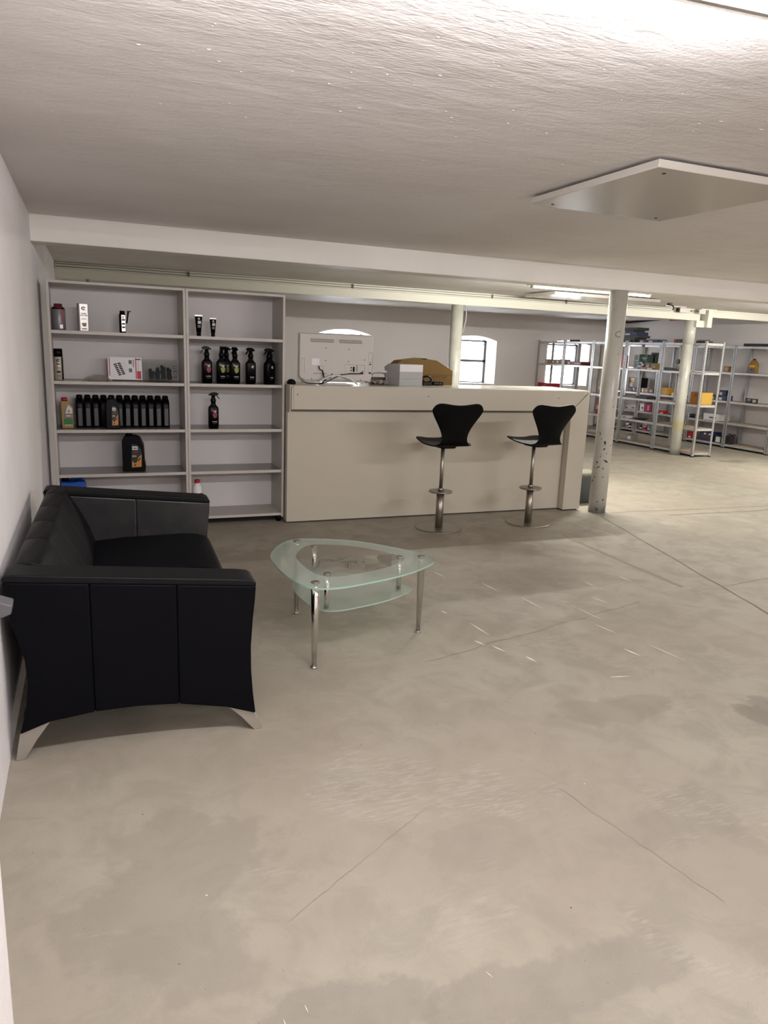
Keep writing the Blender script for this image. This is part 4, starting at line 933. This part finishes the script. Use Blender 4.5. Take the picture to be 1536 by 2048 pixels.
# ================================================================== THINGS ON THE METAL SHELVES
# row, y0, y1, z, height, colour, kind, label, category
ITEMS = [
 ('C', 13.108, 13.198, 1.31, 0.086, 'tan', 'box', 'small open tan carton, leftmost on the window shelf', 'box'),
 ('C', 12.991, 13.09, 1.31, 0.085, 'kraft', 'box', 'small tan carton second from the left on the window shelf', 'box'),
 ('C', 12.864, 12.976, 1.31, 0.085, 'greybox', 'box', 'small grey carton third from the left on the window shelf', 'box'),
 ('C', 12.698, 12.85, 1.31, 0.089, 'greybox', 'box', 'wider grey carton just left of the shelf post before the window', 'box'),
 ('C', 12.606, 12.69, 1.31, 0.098, 'kraft', 'box', 'narrow tan carton touching the middle post of the window shelf', 'box'),
 ('C', 12.456, 12.529, 1.31, 0.097, 'greybox', 'box', 'tall narrow grey carton right of the post before the window', 'box'),
 ('C', 12.351, 12.448, 1.31, 0.066, 'pink', 'box', 'small pink carton beside the long dark red carton', 'box'),
 ('C', 12.003, 12.35, 1.31, 0.067, 'maroon', 'box', 'long dark red carton lying on the window shelf', 'box'),
 ('C', 13.003, 13.403, 0.81, 0.102, 'red', 'box', 'flat bright red carton low on the leftmost metal shelf', 'box'),
 ('C', 12.134, 12.455, 1.76, 0.037, 'black', 'knobs', 'row of black plastic knobs on top of the shelving by the window', 'knob strip'),
 ('C', 11.319, 11.434, 0.965, 0.137, 'olive', 'box', 'olive green carton half hidden left of the chipped column', 'box'),
 ('C', 11.336, 11.437, 0.631, 0.11, 'maroon', 'box', 'dark red carton low on the shelf left of the chipped column', 'box'),
 ('C', 10.545, 10.851, 1.76, 0.073, 'black', 'box', 'black case with grey dial, lowest of the dark pile on top of the shelving', 'case'),
 ('C', 10.461, 10.835, 1.867, 0.041, 'black2', 'box', 'wide flat black case lying on the dial case', 'case'),
 ('C', 10.513, 10.83, 1.908, 0.057, 'navy', 'box', 'dark navy case in the middle of the dark pile', 'case'),
 ('C', 10.603, 10.824, 1.965, 0.029, 'black2', 'box', 'narrow black case second from the top of the dark pile', 'case'),
 ('C', 10.508, 10.843, 1.994, 0.047, 'black', 'box', 'flat black case, topmost of the dark pile on the shelving', 'case'),
 ('C', 10.226, 10.424, 1.76, 0.046, 'navy', 'box', 'flat navy carton with white label, left of two on top of the shelving', 'box'),
 ('C', 9.975, 10.214, 1.76, 0.049, 'navy', 'box', 'long navy carton, right of two on top of the shelving', 'box'),
 ('C', 10.504, 10.626, 1.31, 0.243, 'palegreen', 'box', 'upright pale green carton at the left of the big green box', 'box'),
 ('C', 10.297, 10.497, 1.31, 0.244, 'green', 'box', 'big dark green box on the second metal shelf', 'box'),
 ('C', 10.272, 10.371, 1.516, 0.101, 'black', 'boxhi', 'black carton standing behind the brown clutter beside the green box', 'box'),
 ('C', 10.339, 10.429, 1.31, 0.113, 'blue', 'bottle', 'small blue plastic bottle before the dark green box', 'bottle'),
 ('C', 10.285, 10.329, 1.31, 0.114, 'white', 'bottle', 'slim white bottle next to the small blue bottle', 'bottle'),
 ('C', 10.099, 10.226, 1.31, 0.108, 'brown', 'box', 'small brown and white carton left of the olive box', 'box'),
 ('C', 9.95, 10.087, 1.31, 0.103, 'olive', 'box', 'olive brown box right of the green box', 'box'),
 ('C', 10.141, 10.226, 1.31, 0.029, 'orange', 'boxfront', 'flat orange packet at the shelf edge below the green box', 'packet'),
 ('C', 10.044, 10.128, 1.31, 0.025, 'white', 'boxfront', 'flat white packet beside the orange packet', 'packet'),
 ('C', 10.769, 10.862, 1.31, 0.217, 'pink', 'box', 'tall pink and red carton right beside the chipped column', 'box'),
 ('C', 10.085, 10.369, 0.81, 0.042, 'dark', 'box', 'dark mesh tray on the middle shelf left of the smooth column', 'tray'),
 ('C', 10.533, 10.71, 0.44, 0.043, 'white', 'box', 'flat stack of white paper on the second lowest shelf', 'paper'),
 ('C', 10.144, 10.484, 0.44, 0.03, 'black', 'dish', 'shallow black dish on the second lowest shelf', 'dish'),
 ('C', 10.352, 10.506, 0.06, 0.109, 'greybox', 'box', 'grey speckled block on the bottom shelf between the columns', 'block'),
 ('C', 9.445, 9.613, 1.76, 0.055, 'black', 'box', 'black carton with red end on top of the shelving, left of the smooth column', 'box'),
 ('C', 8.944, 9.137, 1.76, 0.031, 'dark', 'box', 'flat black wire rack on top of the shelving at its near end', 'rack'),
 ('C', 9.538, 9.73, 1.31, 0.048, 'black2', 'boxfront', 'black mat folded on the second shelf beside the smooth column', 'mat'),
 ('C', 9.464, 9.744, 1.31, 0.104, 'film', 'bag', 'crumpled clear plastic bag on the second shelf beside the smooth column', 'bag'),
 ('R', 12.213, 12.513, 0.966, 0.191, 'black', 'box', 'black carton with yellow label on the wall shelf, standing on the grey cups', 'box'),
 ('R', 12.443, 12.55, 0.81, 0.081, 'cup', 'cup', 'grey cup, left of three under the yellow labelled carton', 'cup'),
 ('R', 12.285, 12.42, 0.81, 0.086, 'cup', 'cup', 'grey cup, middle of three under the yellow labelled carton', 'cup'),
 ('R', 12.18, 12.269, 0.81, 0.09, 'cup', 'cup', 'grey cup, right of three under the yellow labelled carton', 'cup'),
 ('R', 12.037, 12.098, 0.81, 0.089, 'tan', 'box', 'slim tan carton, left of the brown ones on the wall shelf', 'box'),
 ('R', 11.914, 12.031, 0.81, 0.094, 'kraft', 'box', 'kraft carton with pale spot in the middle of the brown ones', 'box'),
 ('R', 11.761, 11.91, 0.81, 0.098, 'brown', 'box', 'dark brown carton at the right of the brown ones', 'box'),
 ('R', 11.376, 11.579, 0.81, 0.134, 'yellow', 'box', 'small yellow carton on the wall shelf left of the smooth column', 'box'),
 ('R', 11.164, 11.255, 0.81, 0.052, 'white', 'box', 'small white carton touching the smooth column', 'box'),
 ('R', 12.425, 12.594, 0.44, 0.082, 'white', 'box', 'low white carton at the left of the lower wall shelf', 'box'),
 ('R', 12.229, 12.41, 0.44, 0.102, 'cup', 'box', 'pale grey carton beside the low white one on the lower wall shelf', 'box'),
 ('R', 11.973, 12.09, 0.44, 0.15, 'white', 'box', 'white packet left of the magenta carton', 'packet'),
 ('R', 11.759, 11.965, 0.44, 0.158, 'magenta', 'box', 'magenta carton with black lid on the lower wall shelf', 'box'),
 ('R', 11.413, 11.562, 0.44, 0.058, 'red', 'box', 'flat red carton low on the wall shelf left of the smooth column', 'box'),
 ('R', 12.398, 12.506, 0.06, 0.124, 'white', 'bottle', 'white bottle on the bottom wall shelf, leftmost', 'bottle'),
 ('R', 12.328, 12.389, 0.06, 0.103, 'black', 'bottle', 'black bottle beside the leftmost white bottle', 'bottle'),
 ('R', 12.211, 12.309, 0.06, 0.082, 'greybox', 'bottle', 'grey canister on the bottom wall shelf', 'canister'),
 ('R', 11.991, 12.054, 0.06, 0.101, 'black', 'bottle', 'black canister left of the pink bottle on the bottom wall shelf', 'canister'),
 ('R', 11.878, 11.981, 0.06, 0.12, 'pink', 'bottle', 'pink and white bottle on the bottom wall shelf', 'bottle'),
 ('R', 11.731, 11.831, 0.06, 0.119, 'blue', 'bottle', 'blue and white bottle, rightmost on the bottom wall shelf', 'bottle'),
 ('R', 10.147, 10.247, 0.81, 0.089, 'navy', 'box', 'navy carton with white label right behind the big yellow box', 'box'),
 ('R', 9.918, 10.101, 0.81, 0.086, 'navy', 'box', 'navy carton under another navy carton near the yellow box', 'box'),
 ('R', 9.95, 10.09, 0.938, 0.095, 'navy', 'box', 'navy carton lying on top of another navy carton', 'box'),
 ('R', 10.622, 10.737, 0.44, 0.073, 'black2', 'knobs', 'cluster of black fittings on the wall shelf right of the smooth column', 'fittings'),
 ('R', 10.41, 10.499, 0.44, 0.054, 'brown', 'box', 'small brown carton left of the long white carton', 'box'),
 ('R', 10.044, 10.39, 0.44, 0.116, 'white', 'box', 'long white carton on the wall shelf behind the end post', 'box'),
 ('R', 10.62, 10.736, 0.06, 0.12, 'red', 'box', 'red and white carton on the bottom wall shelf right of the smooth column', 'box'),
 ('R', 10.129, 10.414, 0.06, 0.162, 'print', 'box', 'blue carton with printed side on the bottom wall shelf', 'box'),
 ('R', 9.911, 10.08, 0.06, 0.133, 'black', 'boxlab', 'black carton with large white label on the bottom wall shelf', 'box'),
 ('R', 9.701, 9.81, 0.06, 0.148, 'dark', 'box', 'dark bundle of cables in a tray right of the white labelled carton', 'tray'),
 ('R', 9.389, 9.553, 1.31, 0.245, 'amber', 'oil', 'amber oil bottle alone on the second wall shelf', 'bottle'),
 ('R', 9.137, 9.712, 1.76, 0.049, 'black', 'box', 'long flat black tray on top of the right wall shelving', 'tray'),
 ('R', 9.278, 9.518, 0.81, 0.079, 'dark', 'frame', 'black metal bracket on the middle wall shelf', 'bracket'),
 ('R', 9.96, 10.076, 1.31, 0.103, 'kraft', 'box', 'torn cardboard scrap on the second wall shelf beside the post', 'cardboard'),
]

SNAP = {.06: LV[0], .44: LV[1], .81: LV[2], 1.31: LV[3], 1.76: LV[4]}
FIX = {'wide flat black case': (1.839, .041), 'dark navy case': (1.881, .057), 'narrow black case': (1.939, .029), 'flat black case, topmost': (1.969, .046),
       'black carton with yellow': (.907, .20), 'navy carton lying': (.907, .093), 'black carton standing': (1.32, .28), 'olive green carton half': (.82, .26), 'dark red carton low': (.45, .30),
       'black case with grey dial': (1.765, .073), 'navy carton under': (.82, .086)}
rr = random.Random(21)
for row, y0, y1, z, h, colr, kind, label, cat in ITEMS:
    z = SNAP.get(z, z)
    for k_, v_ in FIX.items():
        if label.startswith(k_): z, h = v_
    if label.startswith('grey cup'): h = .086
    x = (XC if row == 'C' else XR) + .045; dp = min(.30, max(.09, (y1 - y0) * .8)); m = pm(colr)
    if kind == 'boxhi': x += .24; dp = .08
    if kind == 'boxfront': x -= .032; dp = .04
    if kind == 'bag': x += .03
    if label.startswith('big dark green') or label.startswith('upright pale'): x += .10; dp = .13
    if kind == 'frame': x += .01; z += .001
    if label.startswith('black case') or label.startswith('wide flat') or 'dark pile' in label: dp = .25
    w = y1 - y0; yc = (y0 + y1) / 2; z += .0005
    nm = cat.replace(' ', '_') if cat != 'box' else 'carton'
    t = thing(nm, label, cat, (x, yc, z), 0)
    if kind in ('box', 'boxhi', 'boxfront', 'boxlab'):
        box_obj('body', 0, dp, -w / 2, w / 2, 0, h, m, t, .0015)
        def face(a, b, c, d, mm, n='label'): MB().quad((-.0008, -w / 2 + w * a, h * c), (-.0008, -w / 2 + w * b, h * c), (-.0008, -w / 2 + w * b, h * d), (-.0008, -w / 2 + w * a, h * d)).build(n, mm, t, fix=False)
        if colr == 'navy': face(.55, .95, .1, .6, pm('label_white')); face(.1, .35, .45, .6, pm('lab_grey'), 'print_line')
        elif 'yellow label' in label: face(.45, .95, .55, .95, pm('yellow')); face(.55, .95, .05, .5, pm('tan')); face(.55, .9, .65, .70, M_INK, 'print_line')
        elif colr == 'green': face(.1, .65, .72, .78, pm('palegreen'), 'print_line'); face(.2, .5, .62, .66, pm('palegreen'), 'print_line')
        elif colr == 'palegreen': face(0, 1, .46, .50, pm('green'), 'print_line'); face(.2, .8, .6, .9, pm('greybox'), 'print_block'); face(.2, .8, .1, .4, pm('greybox'), 'print_block')
        elif kind == 'boxlab': face(.1, .72, .08, .8, pm('white'))
        elif colr == 'print': face(.05, .95, .25, .7, pm('brown'), 'picture'); face(.5, .68, .68, .86, pm('white'), 'print_block'); face(.1, .3, .68, .84, pm('white'), 'print_block')
        elif 'black lid' in label: box_obj('lid', -.01, dp + .01, -w / 2 - .03, w / 2, h + .0005, h + .02, pm('black'), t); face(.3, .55, .2, .8, pm('pink'), 'print_block')
        elif colr == 'red': face(.1, .6, .05, .35, pm('white')); face(.2, .5, .6, .7, pm('pink'), 'print_line')
        elif label.startswith('tall pink'): face(.5, 1, .0, 1, pm('red'))
        elif 'red end' in label: face(.7, 1, .1, .95, pm('red')); face(.2, .5, .4, .6, pm('lab_grey'), 'print_line')
        elif colr in ('kraft', 'tan', 'brown', 'greybox', 'pink'): face(.2, .7, .25, .7, pm('tan' if colr in ('kraft', 'brown') else 'white'))
        elif 'grey dial' in label: MB().tube((-.004, -.02, h * .5), (0, -.02, h * .5), h * .36, n=18).build('dial', pm('lab_grey'), t)
        elif colr in ('maroon', 'olive', 'yellow', 'white', 'cup'): face(.15, .6, .3, .55, pm('lab_grey' if colr in ('white', 'cup') else 'tan'), 'print_line')
        elif cat == 'rack':
            for q in range(4): MB().path([(0, -w / 2 + w * q / 3.2, h), (.05, -w / 2 + w * q / 3.2, h + .02), (.1, -w / 2 + w * q / 3.2, h)], .004, 6).build('wire', pm('black'), t)
        elif kind == 'box' and 'cables' in label:
            for q in range(4): MB().path([(.02 + .03 * q, w * .35 * math.cos(a), h + .012 + .02 * math.sin(a + q)) for a in [i * .6 for i in range(9)]], .007, 6).build('cable', pm('black'), t)
    elif kind == 'knobs':
        n_ = max(3, int(w / .07))
        for q in range(n_):
            yy = -w / 2 + w * (q + .5) / n_; MB().loft([(0, .02, .02, .03, yy), (h * .7, .026, .026, .03, yy), (h, .014, .014, .03, yy)], 12).build('knob', m, t)
        box_obj('strip', .01, .05, -w / 2, w / 2, 0, .008, m, t)
    elif kind == 'cup':
        MB().loft([(0, w * .40, w * .40, w / 2, 0), (h * .93, w * .47, w * .47, w / 2, 0)], 22).build('body', m, t); MB().loft([(h * .931, w * .48, w * .48, w / 2, 0), (h, w * .47, w * .47, w / 2, 0)], 22).build('lid', pm('lab_grey'), t)
    elif kind == 'dish':
        MB().loft([(0, .05, w * .3, .1, 0), (h * .6, .09, w * .48, .1, 0), (h, .095, w * .5, .1, 0)], 28).build('bowl', m, t)
    elif kind == 'bottle':
        r_ = w / 2
        MB().loft([(0, r_ * .9, r_ * .9, r_, 0), (h * .03, r_, r_, r_, 0), (h * .66, r_, r_, r_, 0), (h * .80, r_ * .55, r_ * .55, r_, 0), (h * .83, r_ * .45, r_ * .45, r_, 0)], 20).build('body', m, t)
        MB().tube((r_, 0, h * .831), (r_, 0, h), r_ * .5, n=14).build('cap', pm('white' if colr in ('blue', 'pink') else 'black2'), t)
        MB().loft([(h * .2, r_ * 1.01, r_ * 1.01, r_, 0), (h * .5, r_ * 1.01, r_ * 1.01, r_, 0)], 20).build('label', pm('red' if colr == 'pink' else 'white' if colr != 'white' else 'greybox'), t)
    elif kind == 'oil':
        r_ = w / 2
        MB().prism([(-r_, 0), (r_, 0), (r_, h * .62), (r_ * .55, h * .82), (r_ * .25, h * .9), (-r_ * .3, h * .9), (-r_ * .75, h * .74), (-r_, h * .6)], 0, .07, 'x').build('body', m, t, .008, 3)
        MB().tube((.035, 0, h * .902), (.035, 0, h), r_ * .3, n=14).build('cap', pm('black2'), t)
        MB().quad((-.0008, -r_ * .75, h * .1), (-.0008, r_ * .75, h * .1), (-.0008, r_ * .75, h * .38), (-.0008, -r_ * .75, h * .38)).build('label', pm('lab_grey'), t, fix=False)
        MB().quad((-.0008, -r_ * .7, h * .42), (-.0008, r_ * .7, h * .42), (-.0008, r_ * .6, h * .56), (-.0008, -r_ * .7, h * .56)).build('label', pm('yellow'), t, fix=False)
        MB().quad((-.0012, -r_ * .5, h * .2), (-.0012, r_ * .4, h * .2), (-.0012, r_ * .3, h * .3), (-.0012, -r_ * .3, h * .28)).build('picture', M_INK, t, fix=False)
    elif kind == 'bag':
        b = MB(); N = 8
        b.add([(.02 + .2 * k / 5, -w / 2 + w * i / N, .004 + h * .8 * max(0, math.sin(math.pi * (i + .4) / (N + .8))) * max(.0, math.sin(math.pi * k / 5)) ** .5 * rr.uniform(.5, 1)) for k in range(6) for i in range(N + 1)],
              [(k * (N + 1) + i, k * (N + 1) + i + 1, (k + 1) * (N + 1) + i + 1, (k + 1) * (N + 1) + i) for k in range(5) for i in range(N)])
        b.build('film', M_FILM, t); MB().loft([(.0, .06, w * .3, .1, 0), (.03, .04, w * .2, .1, 0)], 10).build('contents', pm('brown'), t)
    elif kind == 'frame':
        MB().box(0, .02, -w / 2, w / 2, 0, .015).box(0, .02, -w / 2, w / 2, h - .015, h).box(0, .02, -w / 2, -w / 2 + .02, 0, h).box(0, .02, w / 2 - .02, w / 2, 0, h).box(0, .02, -.01, .01, 0, h).build('frame', m, t, .001)
        box_obj('mount', .0, .06, w * .2, w * .45, .0, h * .6, pm('lab_grey'), t)
# big yellow carton at the near end of the front row
t = thing('carton', 'big yellow cardboard carton on the near end of the front shelving row', 'box', (8.965, 8.935, LV[2] + .0005), R(0))
M_YEL = mat('yellow_carton', rgb(184, 144, 56), .7); M_YELS = mat('kraft_carton', rgb(142, 92, 34), .75)
MB().box(0, .275, 0, .19, 0, .19).build('body', M_YELS, t, .002)
MB().box(.004, .271, -.001, 0, .003, .187).build('end_face', M_YEL, t)
MB().quad((-.0008, .05, .12), (-.0008, .11, .12), (-.0008, .10, .17), (-.0008, .06, .17)).build('print_block', pm('brown'), t, fix=False)
t = thing('gauge', 'round dark gauge hanging on the shelving post left of the smooth column', 'gauge', (8.90, 9.42, 1.47))
MB().tube((0, 0, 0), (.03, 0, 0), .038, n=24).build('case', pm('dark'), t); MB().tube((-.003, 0, 0), (0, 0, 0), .028, n=24).build('dial', pm('lab_grey'), t)
